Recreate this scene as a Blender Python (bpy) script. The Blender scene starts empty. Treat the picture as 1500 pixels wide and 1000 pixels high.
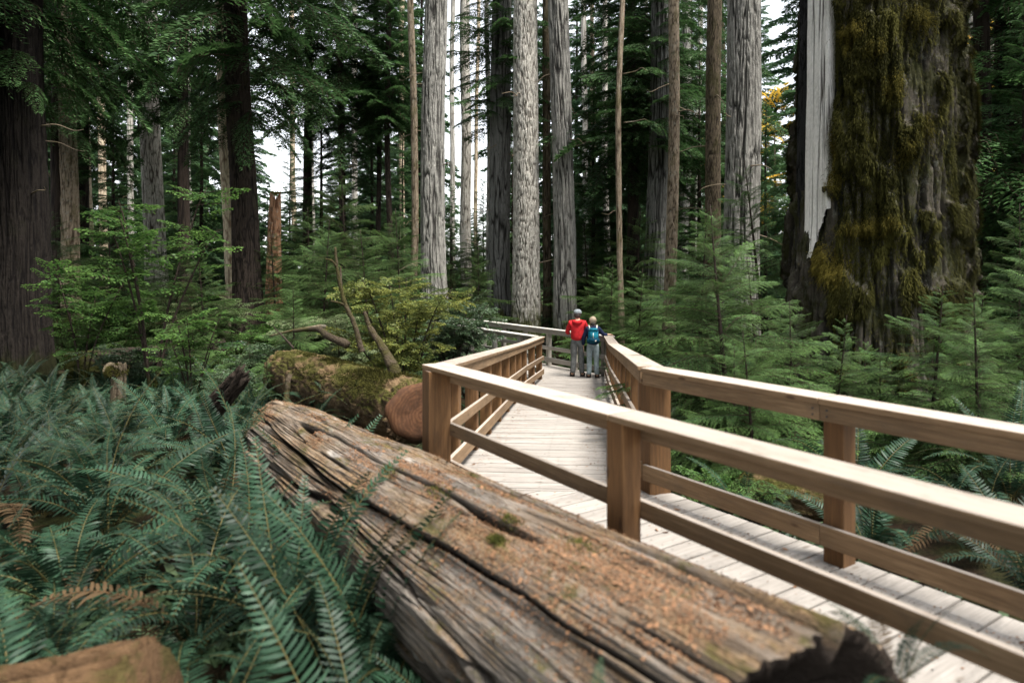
import bpy, bmesh, math, random
import numpy as np
from mathutils import Vector, Matrix, Euler

SC = bpy.context.scene
COL = SC.collection
random.seed(11)
R = math.radians
PI = math.pi
CAMZ = 1.9
HOR = 395.0


def PX(x, y, Y):
    return Vector(((x - 750) / 1000 * Y, Y, CAMZ - (y - HOR) / 1000 * Y))


# ------------------------------------------------------------------ noise
def _h(ix, iy, iz, seed):
    n = (ix.astype(np.int64) * 374761393 + iy.astype(np.int64) * 668265263 + iz.astype(np.int64) * 1274126177 + seed * 974711) & 0xFFFFFFFF
    n = ((n ^ (n >> 13)) * 1274126177) & 0xFFFFFFFF
    n = ((n ^ (n >> 16)) * 2246822519) & 0xFFFFFFFF
    return ((n ^ (n >> 15)) & 0xFFFFFF) / float(0xFFFFFF)


def vnoise(x, y, z, seed=0):
    x, y, z = np.broadcast_arrays(np.asarray(x, float), np.asarray(y, float), np.asarray(z, float))
    fx, fy, fz = np.floor(x), np.floor(y), np.floor(z)
    ux, uy, uz = x - fx, y - fy, z - fz
    ux, uy, uz = [u * u * (3 - 2 * u) for u in (ux, uy, uz)]
    r = 0
    for dx in (0, 1):
        for dy in (0, 1):
            for dz in (0, 1):
                w = (ux if dx else 1 - ux) * (uy if dy else 1 - uy) * (uz if dz else 1 - uz)
                r = r + w * _h(fx + dx, fy + dy, fz + dz, seed)
    return r


def fbm(x, y, z, seed=0, octv=4, gain=.5):
    a, s, t = 1.0, 0, 0
    for o in range(octv):
        s = s + a * vnoise(x * 2 ** o, y * 2 ** o, z * 2 ** o, seed + o * 17)
        t += a
        a *= gain
    return s / t


def sstep(a, b, x):
    t = np.clip((x - a) / (b - a), 0, 1)
    return t * t * (3 - 2 * t)


# ------------------------------------------------------------------ mesh helpers
def mesh_np(name, V, Q=None, T=None, attrs=None, smooth=True, mat=None):
    V = np.asarray(V, np.float32)
    Q = np.zeros((0, 4), np.int32) if Q is None else np.asarray(Q, np.int32)
    T = np.zeros((0, 3), np.int32) if T is None else np.asarray(T, np.int32)
    me = bpy.data.meshes.new(name)
    me.vertices.add(len(V))
    me.vertices.foreach_set('co', V.ravel())
    li = np.concatenate([Q.ravel(), T.ravel()]).astype(np.int32)
    me.loops.add(len(li))
    me.loops.foreach_set('vertex_index', li)
    st = np.concatenate([np.arange(len(Q)) * 4, len(Q) * 4 + np.arange(len(T)) * 3]).astype(np.int32)
    me.polygons.add(len(st))
    me.polygons.foreach_set('loop_start', st)
    me.update(calc_edges=True)
    if smooth:
        me.polygons.foreach_set('use_smooth', np.ones(len(st), bool))
    for k, v in (attrs or {}).items():
        v = np.asarray(v, np.float32)
        if v.ndim == 2:
            at = me.attributes.new(k, 'FLOAT_VECTOR', 'POINT')
            at.data.foreach_set('vector', v.ravel())
        else:
            at = me.attributes.new(k, 'FLOAT', 'POINT')
            at.data.foreach_set('value', v)
    if mat:
        me.materials.append(mat)
    return me


class Geo:
    """collects vertices, quads, triangles and two scalar attributes (a: tint, w: woody)"""
    def __init__(s):
        s.V, s.Q, s.T, s.A, s.W, s.n = [], [], [], [], [], 0

    def add(s, V, Q=None, T=None, a=0., w=0.):
        V = np.asarray(V, float).reshape(-1, 3)
        n = len(V)
        s.V.append(V)
        if Q is not None and len(Q):
            s.Q.append(np.asarray(Q, int) + s.n)
        if T is not None and len(T):
            s.T.append(np.asarray(T, int) + s.n)
        s.A.append(np.broadcast_to(np.asarray(a, float), (n,)))
        s.W.append(np.broadcast_to(np.asarray(w, float), (n,)))
        s.n += n

    def arrays(s):
        return (np.concatenate(s.V), np.concatenate(s.Q) if s.Q else np.zeros((0, 4), int),
                np.concatenate(s.T) if s.T else np.zeros((0, 3), int), np.concatenate(s.A), np.concatenate(s.W))

    def mesh(s, name, mat, smooth=True):
        V, Q, T, A, W = s.arrays()
        return mesh_np(name, V, Q, T, {'a': A, 'w': W}, smooth, mat)


def tube(pts, rad, n=6, caps=True):
    pts = np.asarray(pts, float)
    m = len(pts)
    rad = np.broadcast_to(np.asarray(rad, float), (m,))
    tan = np.gradient(pts, axis=0)
    tan /= np.linalg.norm(tan, axis=1)[:, None] + 1e-9
    ref = np.array([0.31, 0.2, 0.93]) if abs(tan[0][2]) < .9 else np.array([1., 0.1, 0.])
    V = []
    for p, t, r in zip(pts, tan, rad):
        u = np.cross(t, ref)
        u /= np.linalg.norm(u)
        v = np.cross(t, u)
        an = np.arange(n) * 2 * PI / n
        V.append(p + r * (np.cos(an)[:, None] * u + np.sin(an)[:, None] * v))
    V = np.concatenate(V)
    Q = []
    for i in range(m - 1):
        for k in range(n):
            Q.append((i * n + k, i * n + (k + 1) % n, (i + 1) * n + (k + 1) % n, (i + 1) * n + k))
    T = []
    if caps:
        V = np.concatenate([V, pts[:1], pts[-1:]])
        for k in range(n):
            T.append((m * n, (k + 1) % n, k))
            T.append((m * n + 1, (m - 1) * n + k, (m - 1) * n + (k + 1) % n))
    return V, np.array(Q), np.array(T, int).reshape(-1, 3)


def crv(pts, k=6):
    """smooth polyline through points (Catmull-Rom)"""
    p = [np.asarray(q, float) for q in pts]
    p = [2 * p[0] - p[1]] + p + [2 * p[-1] - p[-2]]
    out = []
    for i in range(1, len(p) - 2):
        for t in np.arange(k) / k:
            out.append(.5 * (2 * p[i] + (p[i + 1] - p[i - 1]) * t + (2 * p[i - 1] - 5 * p[i] + 4 * p[i + 1] - p[i + 2]) * t * t
                             + (3 * p[i] - p[i - 1] - 3 * p[i + 1] + p[i + 2]) * t ** 3))
    out.append(p[-2])
    return np.array(out)


# ------------------------------------------------------------------ object helpers
def obj(name, me, parent=None, M=None, label=None):
    o = bpy.data.objects.new(name, me)
    COL.objects.link(o)
    if parent is not None:
        o.parent = parent
    if M is not None:
        o.matrix_basis = M
    if label:
        o['label'] = label
    return o


def tag(o, label, cat, group=None):
    o['label'] = label
    o['category'] = cat
    if group:
        o['group'] = group
    return o


def thing(name, label, cat, loc=(0, 0, 0), rz=0, group=None):
    o = bpy.data.objects.new(name, None)
    COL.objects.link(o)
    o.empty_display_size = .2
    o.matrix_basis = Matrix.Translation(loc) @ Matrix.Rotation(rz, 4, 'Z')
    return tag(o, label, cat, group)


def dup(root, M, label=None, group=None):
    r = root.copy()
    COL.objects.link(r)
    r.matrix_basis = M
    if label:
        r['label'] = label
    if group:
        r['group'] = group
    for ch in list(root.children):
        c = ch.copy()
        COL.objects.link(c)
        c.parent = r
        for g in list(ch.children):
            d = g.copy()
            COL.objects.link(d)
            d.parent = c
    return r


def frame(origin, zdir, up=(0, 0, 1)):
    """matrix whose local Z follows zdir and local Y points as far up as it can"""
    z = Vector(zdir).normalized()
    y = Vector(up) - Vector(up).dot(z) * z
    y.normalize()
    x = y.cross(z)
    M = Matrix((x, y, z)).transposed().to_4x4()
    return Matrix.Translation(origin) @ M


# ------------------------------------------------------------------ materials
class NT:
    def __init__(s, name):
        s.m = bpy.data.materials.new(name)
        s.m.use_nodes = True
        s.t = s.m.node_tree
        s.t.nodes.clear()
        s.out = s.n('ShaderNodeOutputMaterial')

    def n(s, typ, **kw):
        nd = s.t.nodes.new(typ)
        for k, v in kw.items():
            if k.startswith('i_'):
                nd.inputs[k[2:].replace('_', ' ')].default_value = v
            else:
                setattr(nd, k, v)
        return nd

    def l(s, a, b):
        s.t.links.new(a, b)

    def coord(s, scale, kind='Object', attr=None):
        if attr:
            c = s.n('ShaderNodeAttribute', attribute_name=attr).outputs['Vector']
        else:
            c = s.n('ShaderNodeTexCoord').outputs[kind]
        mp = s.n('ShaderNodeMapping')
        mp.inputs['Scale'].default_value = scale
        s.l(c, mp.inputs['Vector'])
        return mp.outputs[0]

    def noise(s, vec, scale, detail=5, rough=.6, dist=0):
        nd = s.n('ShaderNodeTexNoise')
        nd.inputs['Scale'].default_value = scale
        nd.inputs['Detail'].default_value = detail
        nd.inputs['Roughness'].default_value = rough
        nd.inputs['Distortion'].default_value = dist
        s.l(vec, nd.inputs['Vector'])
        return nd.outputs['Fac']

    def ramp(s, fac, stops):
        nd = s.n('ShaderNodeValToRGB')
        el = nd.color_ramp.elements
        while len(el) < len(stops):
            el.new(.5)
        for e, (p, c) in zip(el, stops):
            e.position = p
            e.color = (c, c, c, 1) if not hasattr(c, '__len__') else (*c, 1)
        s.l(fac, nd.inputs[0])
        return nd.outputs[0]

    def mix(s, fac, a, b, mode='MIX'):
        nd = s.n('ShaderNodeMix', data_type='RGBA', blend_type=mode)
        for sock, v in ((nd.inputs[0], fac), (nd.inputs[6], a), (nd.inputs[7], b)):
            if hasattr(v, 'node'):
                s.l(v, sock)
            elif hasattr(v, '__len__'):
                sock.default_value = (*v, 1)
            else:
                sock.default_value = v
        return nd.outputs[2]

    def math(s, op, a, b=0.):
        nd = s.n('ShaderNodeMath', operation=op)
        for sock, v in ((nd.inputs[0], a), (nd.inputs[1], b)):
            if hasattr(v, 'node'):
                s.l(v, sock)
            else:
                sock.default_value = v
        return nd.outputs[0]

    def attr(s, name):
        return s.n('ShaderNodeAttribute', attribute_name=name).outputs['Fac']

    def rand(s):
        return s.n('ShaderNodeObjectInfo').outputs['Random']

    def upness(s):
        g = s.n('ShaderNodeNewGeometry')
        x = s.n('ShaderNodeSeparateXYZ')
        s.l(g.outputs['Normal'], x.inputs[0])
        return x.outputs['Z']

    def bump(s, h, strength=.5, dist=.02):
        b = s.n('ShaderNodeBump')
        b.inputs['Strength'].default_value = strength
        b.inputs['Distance'].default_value = dist
        s.l(h, b.inputs['Height'])
        return b.outputs[0]

    def finish(s, col, rough=.8, normal=None, spec=.3, trans=0, tcol=None):
        p = s.n('ShaderNodeBsdfPrincipled')
        p.inputs['Specular IOR Level'].default_value = spec
        if hasattr(col, 'node'):
            s.l(col, p.inputs['Base Color'])
        else:
            p.inputs['Base Color'].default_value = (*col, 1)
        if hasattr(rough, 'node'):
            s.l(rough, p.inputs['Roughness'])
        else:
            p.inputs['Roughness'].default_value = rough
        if normal is not None:
            s.l(normal, p.inputs['Normal'])
        sh = p.outputs[0]
        if trans:
            tr = s.n('ShaderNodeBsdfTranslucent')
            s.l(tcol if tcol is not None else col, tr.inputs['Color'])
            mx = s.n('ShaderNodeMixShader')
            mx.inputs[0].default_value = trans
            s.l(sh, mx.inputs[1])
            s.l(tr.outputs[0], mx.inputs[2])
            sh = mx.outputs[0]
        s.l(sh, s.out.inputs[0])
        return s.m


def mat_leaf(name, dark, light, wood=(.05, .035, .022), trans=.3, rough=.6, vary=.4, spec=.18):
    t = NT(name)
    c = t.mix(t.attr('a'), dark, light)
    nz = t.noise(t.coord((1, 1, 1)), .9, 2)
    v = t.math('ADD', t.math('MULTIPLY', t.rand(), vary), t.math('MULTIPLY', nz, .5))
    v = t.math('ADD', v, 1 - vary / 2 - .25)
    vv = t.n('ShaderNodeCombineColor')
    for i in range(3):
        t.l(v, vv.inputs[i])
    c = t.mix(1., c, vv.outputs[0], 'MULTIPLY')
    c = t.mix(t.attr('w'), c, wood)
    return t.finish(c, rough, spec=spec, trans=trans)


def mat_bark(name, ridge, furrow, moss=0., moss_col=(.05, .055, .012), moss_lo=0., vary=.25, scale=1., lich=0., bs=.9):
    """furrowed bark; attribute cre is 1 at the bottom of a furrow"""
    t = NT(name)
    co = t.coord((scale * 1, scale * 1, scale * .48))
    n1 = t.noise(co, 14, 6, .65)
    n2 = t.noise(t.coord((1, 1, .6)), 1.3, 4, .6)
    c = t.mix(t.ramp(n1, [(.28, 0), (.6, 1)]), [x * .6 for x in ridge], ridge)
    c = t.mix(t.ramp(n2, [(.3, 0), (.7, 1)]), c, t.mix(.5, c, [min(1, x * 1.35) for x in ridge]))
    c = t.mix(t.attr('cre'), c, furrow)
    if lich:
        n5 = t.noise(t.coord((1, 1, .8)), 7, 5, .7)
        c = t.mix(t.math('MULTIPLY', t.ramp(n5, [(.55, 0), (.66, 1)]), lich), c, (.30, .31, .26))
    if moss or moss_lo:
        n3 = t.noise(t.coord((1, 1, .55)), 3.2, 6, .7)
        f = t.ramp(n3, [(.62 - .3 * moss, 0), (.72 - .3 * moss, min(1, moss * 1.5))]) if moss else 0.
        if moss_lo:
            z = t.n('ShaderNodeSeparateXYZ')
            t.l(t.n('ShaderNodeTexCoord').outputs['Object'], z.inputs[0])
            lo = t.math('SUBTRACT', 1.0, t.math('DIVIDE', z.outputs[2], moss_lo))
            lo = t.ramp(t.math('ADD', lo, t.math('MULTIPLY', t.math('SUBTRACT', n3, .5), 1.6)), [(.3, 0), (.6, .9)])
            f = t.math('MAXIMUM', f, lo)
        mc = t.mix(t.noise(t.coord((1, 1, 1)), 22, 3), [x * .45 for x in moss_col], [x * 1.5 for x in moss_col])
        c = t.mix(f, c, mc)
    v = t.n('ShaderNodeHueSaturation')
    v.inputs['Saturation'].default_value = 1
    t.l(t.math('ADD', t.math('MULTIPLY', t.rand(), vary), 1 - vary / 2), v.inputs['Value'])
    t.l(c, v.inputs['Color'])
    h = t.math('ADD', n1, t.math('MULTIPLY', t.noise(t.coord((1, 1, .5)), 60, 4, .7), .4))
    return t.finish(v.outputs[0], .92, t.bump(h, bs, .05), spec=.12)


def mat_lumber(name, a, b, knot=(.06, .03, .015), weather=0., wcol=(.3, .28, .26), rough=.75, grain=1., edge=None):
    """sawn boards; attribute pc holds board coordinates (x along the grain)"""
    t = NT(name)
    g = t.noise(t.coord((.9, 16, 16), attr='pc'), 2.2 * grain, 6, .7, .6)
    g2 = t.noise(t.coord((2.2, 60, 60), attr='pc'), 2., 3, .6)
    big = t.noise(t.coord((.5, 1.6, 1.6), attr='pc'), 1.6, 3, .55)
    c = t.mix(t.ramp(g, [(.3, 0), (.7, 1)]), a, b)
    c = t.mix(t.math('MULTIPLY', t.ramp(g2, [(.35, 1), (.6, 0)]), .45), c, [x * .5 for x in a])
    c = t.mix(t.math('MULTIPLY', t.ramp(big, [(.35, 1), (.62, 0)]), .45), c, [x * .55 for x in a])
    vo = t.n('ShaderNodeTexVoronoi')
    vo.inputs['Scale'].default_value = 2.3
    t.l(t.coord((1, 2.6, 2.6), attr='pc'), vo.inputs['Vector'])
    c = t.mix(t.ramp(vo.outputs['Distance'], [(.05, .9), (.11, 0)]), c, knot)
    if weather:
        u = t.ramp(t.upness(), [(.35, 0), (.8, 1)])
        wn = t.ramp(t.noise(t.coord((.7, 9, 9), attr='pc'), 2.5, 5, .7), [(.3, .45), (.6, 1)])
        wc = t.mix(wn, [x * .62 for x in wcol], wcol)
        c = t.mix(t.math('MULTIPLY', u, weather), c, wc)
    gr = t.noise(t.coord((1.1, 3, 3), attr='pc'), 2.6, 6, .75)
    c = t.mix(t.ramp(gr, [(.52, 0), (.68, .55)]), c, [.30 * x + .012 for x in b])
    v = t.n('ShaderNodeHueSaturation')
    t.l(t.math('ADD', t.math('MULTIPLY', t.rand(), .3), .85), v.inputs['Value'])
    t.l(c, v.inputs['Color'])
    h = t.math('ADD', g, t.math('MULTIPLY', g2, .5))
    return t.finish(v.outputs[0], rough, t.bump(h, .35, .006), spec=.3)


def mat_plain(name, col, rough=.8, nscale=30, amt=.3, spec=.3, bscale=0):
    t = NT(name)
    n = t.noise(t.coord((1, 1, 1)), nscale, 4)
    c = t.mix(t.ramp(n, [(.3, 0), (.7, 1)]), [x * (1 - amt) for x in col], [min(1, x * (1 + amt)) for x in col])
    nb = t.bump(t.noise(t.coord((1, 1, 1)), bscale, 4), .5, .02) if bscale else None
    return t.finish(c, rough, nb, spec=spec)


M = {}
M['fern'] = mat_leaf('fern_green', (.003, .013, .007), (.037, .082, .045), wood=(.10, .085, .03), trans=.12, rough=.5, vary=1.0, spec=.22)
M['fern_dead'] = mat_leaf('dead_fern_brown', (.04, .026, .014), (.13, .085, .045), wood=(.10, .06, .03), trans=.2, rough=.8, vary=.6, spec=.1)
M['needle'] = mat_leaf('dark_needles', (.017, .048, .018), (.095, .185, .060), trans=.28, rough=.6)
M['needle_far'] = mat_leaf('far_needles', (.034, .078, .040), (.125, .225, .100), trans=.42, rough=.6)  # lightened for distance: haze painted into the leaf colour
M['hemlock'] = mat_leaf('young_hemlock_needles', (.014, .048, .018), (.155, .275, .072), trans=.28, rough=.6)
M['maple'] = mat_leaf('maple_leaves', (.03, .085, .022), (.14, .25, .06), trans=.45, rough=.45)
M['bush_yellow'] = mat_leaf('yellow_green_leaves', (.045, .09, .025), (.34, .35, .085), trans=.4, rough=.45)
M['bush_dark'] = mat_leaf('glossy_dark_leaves', (.018, .05, .022), (.10, .15, .07), trans=.2, rough=.4, spec=.35)
M['bush_pale'] = mat_leaf('pale_green_leaves', (.05, .09, .035), (.24, .28, .14), trans=.4, rough=.45)
M['gold'] = mat_leaf('golden_autumn_leaves', (.60, .34, .03), (.90, .68, .14), trans=.6, rough=.5)  # direct sun on far foliage, painted as a bright yellow leaf colour
M['moss'] = mat_leaf('hanging_moss', (.010, .011, .004), (.078, .074, .018), trans=.2, rough=.9, spec=.05)
M['moss_gold'] = mat_leaf('golden_moss', (.034, .034, .008), (.19, .155, .032), trans=.25, rough=.9, spec=.05)
M['litter'] = mat_leaf('bark_flakes', (.05, .024, .014), (.36, .20, .11), trans=.05, rough=.85, vary=0, spec=.1)

M['bark_dark'] = mat_bark('dark_red_brown_bark', (.045, .034, .027), (.010, .008, .007), moss=.15, moss_lo=1.2)
M['bark_black'] = mat_bark('near_black_bark', (.022, .018, .015), (.005, .004, .004), moss=.15, moss_lo=1.2, moss_col=(.02, .022, .008))
M['bark_grey'] = mat_bark('grey_furrowed_bark', (.27, .26, .235), (.022, .020, .018), moss_lo=1.8, lich=.3)
M['bark_pale'] = mat_bark('pale_flaky_bark', (.46, .435, .385), (.05, .04, .03), moss_lo=2.6, lich=.5, scale=1.3)
M['bark_char'] = mat_bark('dark_grey_bark', (.19, .188, .175), (.018, .017, .015), moss=.15, moss_lo=1.5)
M['bark_brown'] = mat_bark('mottled_brown_bark', (.27, .215, .155), (.045, .032, .02), moss=.35, moss_col=(.07, .065, .018), moss_lo=1.5, scale=1.5, lich=.4)
M['bark_tan'] = mat_bark('tan_smooth_bark', (.50, .42, .30), (.16, .11, .07), moss=.1, scale=1.6, lich=.3)
M['bark_mossy'] = mat_bark('mossy_brown_bark', (.12, .095, .065), (.02, .015, .01), moss=.4, moss_col=(.05, .048, .016))
M['snag'] = mat_bark('rotten_red_wood', (.36, .20, .115), (.09, .035, .02), lich=.7, scale=1.2)
M['giant_bark'] = mat_bark('old_mossy_bark', (.066, .058, .046), (.010, .009, .007), moss=.55, moss_col=(.026, .028, .008), lich=.3, scale=.9, bs=.9)
M['charred'] = mat_bark('charred_wood', (.022, .022, .022), (.004, .004, .004), scale=2.2, bs=1.)
M['barewood'] = mat_bark('bleached_bare_wood', (.62, .60, .565), (.06, .05, .043), scale=1.6, bs=.5)
M['dead_limb'] = mat_bark('mossy_dead_limb', (.075, .058, .04), (.03, .02, .014), moss=.5, moss_col=(.05, .047, .012), scale=3)
M['black_wood'] = mat_bark('wet_black_wood', (.05, .038, .030), (.010, .008, .006), scale=2)
M['cut'] = None
M['stump'] = mat_bark('dark_rotten_stump_wood', (.15, .088, .045), (.025, .016, .010), moss=.5, moss_col=(.06, .055, .016), scale=2)

M['post'] = mat_lumber('cedar_posts', (.12, .058, .022), (.245, .128, .05), weather=.3)
M['rail'] = mat_lumber('cedar_rails', (.165, .102, .052), (.315, .21, .12), weather=.9, wcol=(.385, .335, .285))
M['railgrey'] = mat_lumber('weathered_grey_rails', (.26, .235, .20), (.44, .41, .36), weather=.6, wcol=(.5, .48, .45), knot=(.1, .08, .06))
M['deck'] = mat_lumber('weathered_deck_planks', (.335, .305, .27), (.475, .44, .40), knot=(.2, .17, .14), rough=.7)
M['steel'] = mat_plain('dark_bolt_steel', (.05, .045, .04), .5, spec=.5)


# ------------------------------------------------------------------ world, light, camera
sun_dir_el, sun_az = R(66), R(130)      # azimuth measured clockwise from +Y; 205 = behind the camera, to its left
w = bpy.data.worlds.new('World')
SC.world = w
w.use_nodes = True
nt = w.node_tree
bg = nt.nodes['Background']
sky = nt.nodes.new('ShaderNodeTexSky')
sky.sky_type = 'NISHITA'
sky.sun_disc = False
sky.sun_elevation = sun_dir_el
sky.sun_rotation = sun_az
sky.air_density = 1.0
sky.dust_density = 1.5
sky.ozone_density = .6
hs = nt.nodes.new('ShaderNodeHueSaturation')
hs.inputs['Saturation'].default_value = .22
nt.links.new(sky.outputs[0], hs.inputs['Color'])
nt.links.new(hs.outputs[0], bg.inputs[0])
bg.inputs[1].default_value = .125

sl = bpy.data.lights.new('sun', 'SUN')
sl.energy = 2.5
sl.angle = R(20)
sl.color = (1, .95, .88)
so = bpy.data.objects.new('sun', sl)
COL.objects.link(so)
sd = Vector((math.sin(sun_az) * math.cos(sun_dir_el), math.cos(sun_az) * math.cos(sun_dir_el), math.sin(sun_dir_el)))
so.matrix_basis = Matrix.Translation((0, 0, 40)) @ sd.to_track_quat('Z', 'Y').to_matrix().to_4x4()

cam = bpy.data.cameras.new('camera')
cam.lens = 24
cam.sensor_width = 36
cam.shift_y = -(500 - HOR) / 1500
cam.clip_start = .05
cam.clip_end = 2000
cam.dof.use_dof = True
cam.dof.focus_distance = 15
cam.dof.aperture_fstop = 1.3
co_ = bpy.data.objects.new('camera', cam)
COL.objects.link(co_)
co_.matrix_basis = Matrix.Translation((0, 0, CAMZ)) @ Matrix.Rotation(R(90), 4, 'X')
SC.camera = co_
SC.view_settings.view_transform = 'Standard'
SC.view_settings.look = 'None'
SC.view_settings.exposure = 1.95
SC.view_settings.gamma = 1
SC.cycles.max_bounces = 6
SC.cycles.transparent_max_bounces = 8
SC.cycles.use_denoising = True

# ------------------------------------------------------------------ ground
dA = np.array([-.547, .837])
nA = np.array([.837, .547])


def gz(x, y):
    x = np.asarray(x, float)
    y = np.asarray(y, float)
    z = -.46 - 1.0 * sstep(5, 15, y)
    left = sstep(-.9, -2.2, x - (y - 6) * .1)
    z = z + left * sstep(4, 9, y) * .45
    z = z + sstep(16, 50, y) * 1.6
    z = z + sstep(3.2, 6, x - .1 * y + .8) * sstep(3, 6, y) * .35
    z = z + (fbm(x * .35, y * .35, 0 * x, 5, 4) - .5) * .5 * sstep(0, 3, np.abs(.837 * x + .547 * y - 3.4) + np.maximum(0, y - 8))
    return z


def gzf(x, y):
    return float(gz(np.array([x]), np.array([y]))[0])


u = np.linspace(-1, 1, 260)
gx = np.sinh(u * 4.6) / np.sinh(4.6) * 420 + 0
gy = np.sinh(u * 4.6) / np.sinh(4.6) * 420 + 8
X, Y = np.meshgrid(gx, gy)
Z = gz(X, Y)
n = len(u)
idx = np.arange(n * n).reshape(n, n)
Qg = np.stack([idx[:-1, :-1], idx[:-1, 1:], idx[1:, 1:], idx[1:, :-1]], -1).reshape(-1, 4)
t = NT('forest_floor')
c1 = t.noise(t.coord((1, 1, 1)), 1.1, 6, .65)
c2 = t.noise(t.coord((1, 1, 1)), 24, 5, .75)
c = t.mix(t.ramp(c2, [(.35, 0), (.65, 1)]), (.006, .005, .003), (.036, .023, .013))
c = t.mix(t.ramp(c1, [(.45, 0), (.6, 1)]), c, t.mix(t.ramp(c2, [(.3, 0), (.7, 1)]), (.008, .010, .004), (.035, .04, .012)))
gm = t.finish(c, .95, t.bump(c2, .8, .05), spec=.1)
g = obj('ground', mesh_np('ground', np.stack([X.ravel(), Y.ravel(), Z.ravel()], 1), Qg, mat=gm))
g['kind'] = 'structure'


# ------------------------------------------------------------------ boardwalk
def board_mesh(L, th, hh, seed=0, bev=.006):
    """box: x along the grain, y thickness, z height; softened edges"""
    bm = bmesh.new()
    bmesh.ops.create_cube(bm, size=1)
    bmesh.ops.scale(bm, vec=(L, th, hh), verts=bm.verts)
    if bev:
        bmesh.ops.bevel(bm, geom=bm.edges[:], offset=bev, segments=2, affect='EDGES', profile=.6)
    me = bpy.data.meshes.new('board')
    bm.to_mesh(me)
    bm.free()
    r = random.Random(seed)
    off = (r.uniform(0, 90), r.uniform(0, 90), r.uniform(0, 90))
    at = me.attributes.new('pc', 'FLOAT_VECTOR', 'POINT')
    v = np.zeros(len(me.vertices) * 3, np.float32)
    me.vertices.foreach_get('co', v)
    at.data.foreach_set('vector', (v.reshape(-1, 3) + off).ravel().astype(np.float32))
    return me


BN = [0]


def board(name, parent, p0, p1, th, hh, side, mat, grow=0., bev=.006):
    """board from p0 to p1; side = direction of its thickness"""
    BN[0] += 1
    p0, p1 = Vector(p0), Vector(p1)
    x = (p1 - p0).normalized()
    y = Vector(side)
    y = (y - y.dot(x) * x).normalized()
    z = x.cross(y)
    if abs(z.z) > .3 and z.z < 0:
        y, z = -y, -z
    L = (p1 - p0).length + grow
    me = board_mesh(L, th, hh, BN[0], bev)
    me.materials.append(mat)
    W = Matrix.Translation((p0 + p1) / 2) @ Matrix((x, y, z)).transposed().to_4x4()
    return obj(name, me, parent, parent.matrix_basis.inverted() @ W)


C1 = np.array([-.72, 5.93])
C2 = np.array([1.13, 5.83])
LB = [C1, np.array([.15, 14.9]), np.array([.64, 17.5])]
RB = [C2, np.array([2.05, 14.2]), np.array([2.42, 17.65])]
ZL = -.88


def ramp_z(y):
    return float(np.interp(y, [5.95, 16.2], [0, ZL]))


def w3(p, z):
    return Vector((float(p[0]), float(p[1]), z))


NB = [0]


def railing(root, segs, post_mat, rail_mat, bolts=False):
    """segs: list of (p0, p1, inward normal, list of post fractions, post size). p = 2D points on the outer post line"""
    for (p0, p1, nin, fr, zf, cuts, ext) in segs:
        p0, p1, nin = np.asarray(p0, float), np.asarray(p1, float), np.asarray(nin, float)
        d = (p1 - p0)
        Ln = np.linalg.norm(d)
        d = d / Ln
        for f, size in fr:
            c = p0 + d * Ln * f + nin * .07
            z = zf(c[1])
            gb = gzf(c[0], c[1]) - .12
            board('post', root, w3(c, gb), w3(c, z + 1.028), size, size, w3(nin, 0), post_mat, bev=.008)
        cs = [0.] + list(cuts) + [1.]
        for i, (f0, f1) in enumerate(zip(cs[:-1], cs[1:])):
            e0 = ext[0] if i == 0 else -.0015
            e1 = ext[1] if i == len(cs) - 2 else -.0015
            a = p0 + d * (Ln * f0 - e0)
            b = p0 + d * (Ln * f1 + e1)
            za, zb = zf(a[1]), zf(b[1])

            def bb(name, off, zc, th, hh, mt, vert):
                s = w3(nin, 0) if vert else Vector((0, 0, 1))
                A, B = w3(a + nin * off, za + zc), w3(b + nin * off, zb + zc)
                if vert:
                    return board(name, root, A, B, th, hh, s, mt)
                return board(name, root, A, B, th, hh, s, mt, bev=.009)
            bb('top_rail', .09, 1.05, .04, .225, rail_mat, False)
            rb_ = bb('rail_board', .161, .975, .04, .108, rail_mat, True)
            bb('middle_rail', .161, .52, .04, .105, rail_mat, True)
            bb('kick_rail', .161, .18, .04, .135, rail_mat, True)
            if bolts and i > 0:
                for k, zz in ((-.05, .995), (.05, .995), (-.05, .955), (.05, .955)):
                    cc = a + d * k + nin * .182
                    V, Q_, T_ = tube([w3(cc, za + zz), w3(cc + nin * .004, za + zz)], .007, 8)
                    V = V - np.array(root.matrix_basis.translation)
                    obj('bolt', mesh_np('bolt', V, Q_, T_, smooth=False, mat=M['steel']), rb_, rb_.matrix_basis.inverted())


def perp(d, toward):
    d = np.asarray(d, float)
    d = d / np.linalg.norm(d)
    n_ = np.array([-d[1], d[0]])
    return n_ if n_ @ np.asarray(toward) > 0 else -n_


flat = lambda y: 0.0
low = lambda y: ZL


def sA(s, n_):
    return s * dA + n_ * nA


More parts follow.
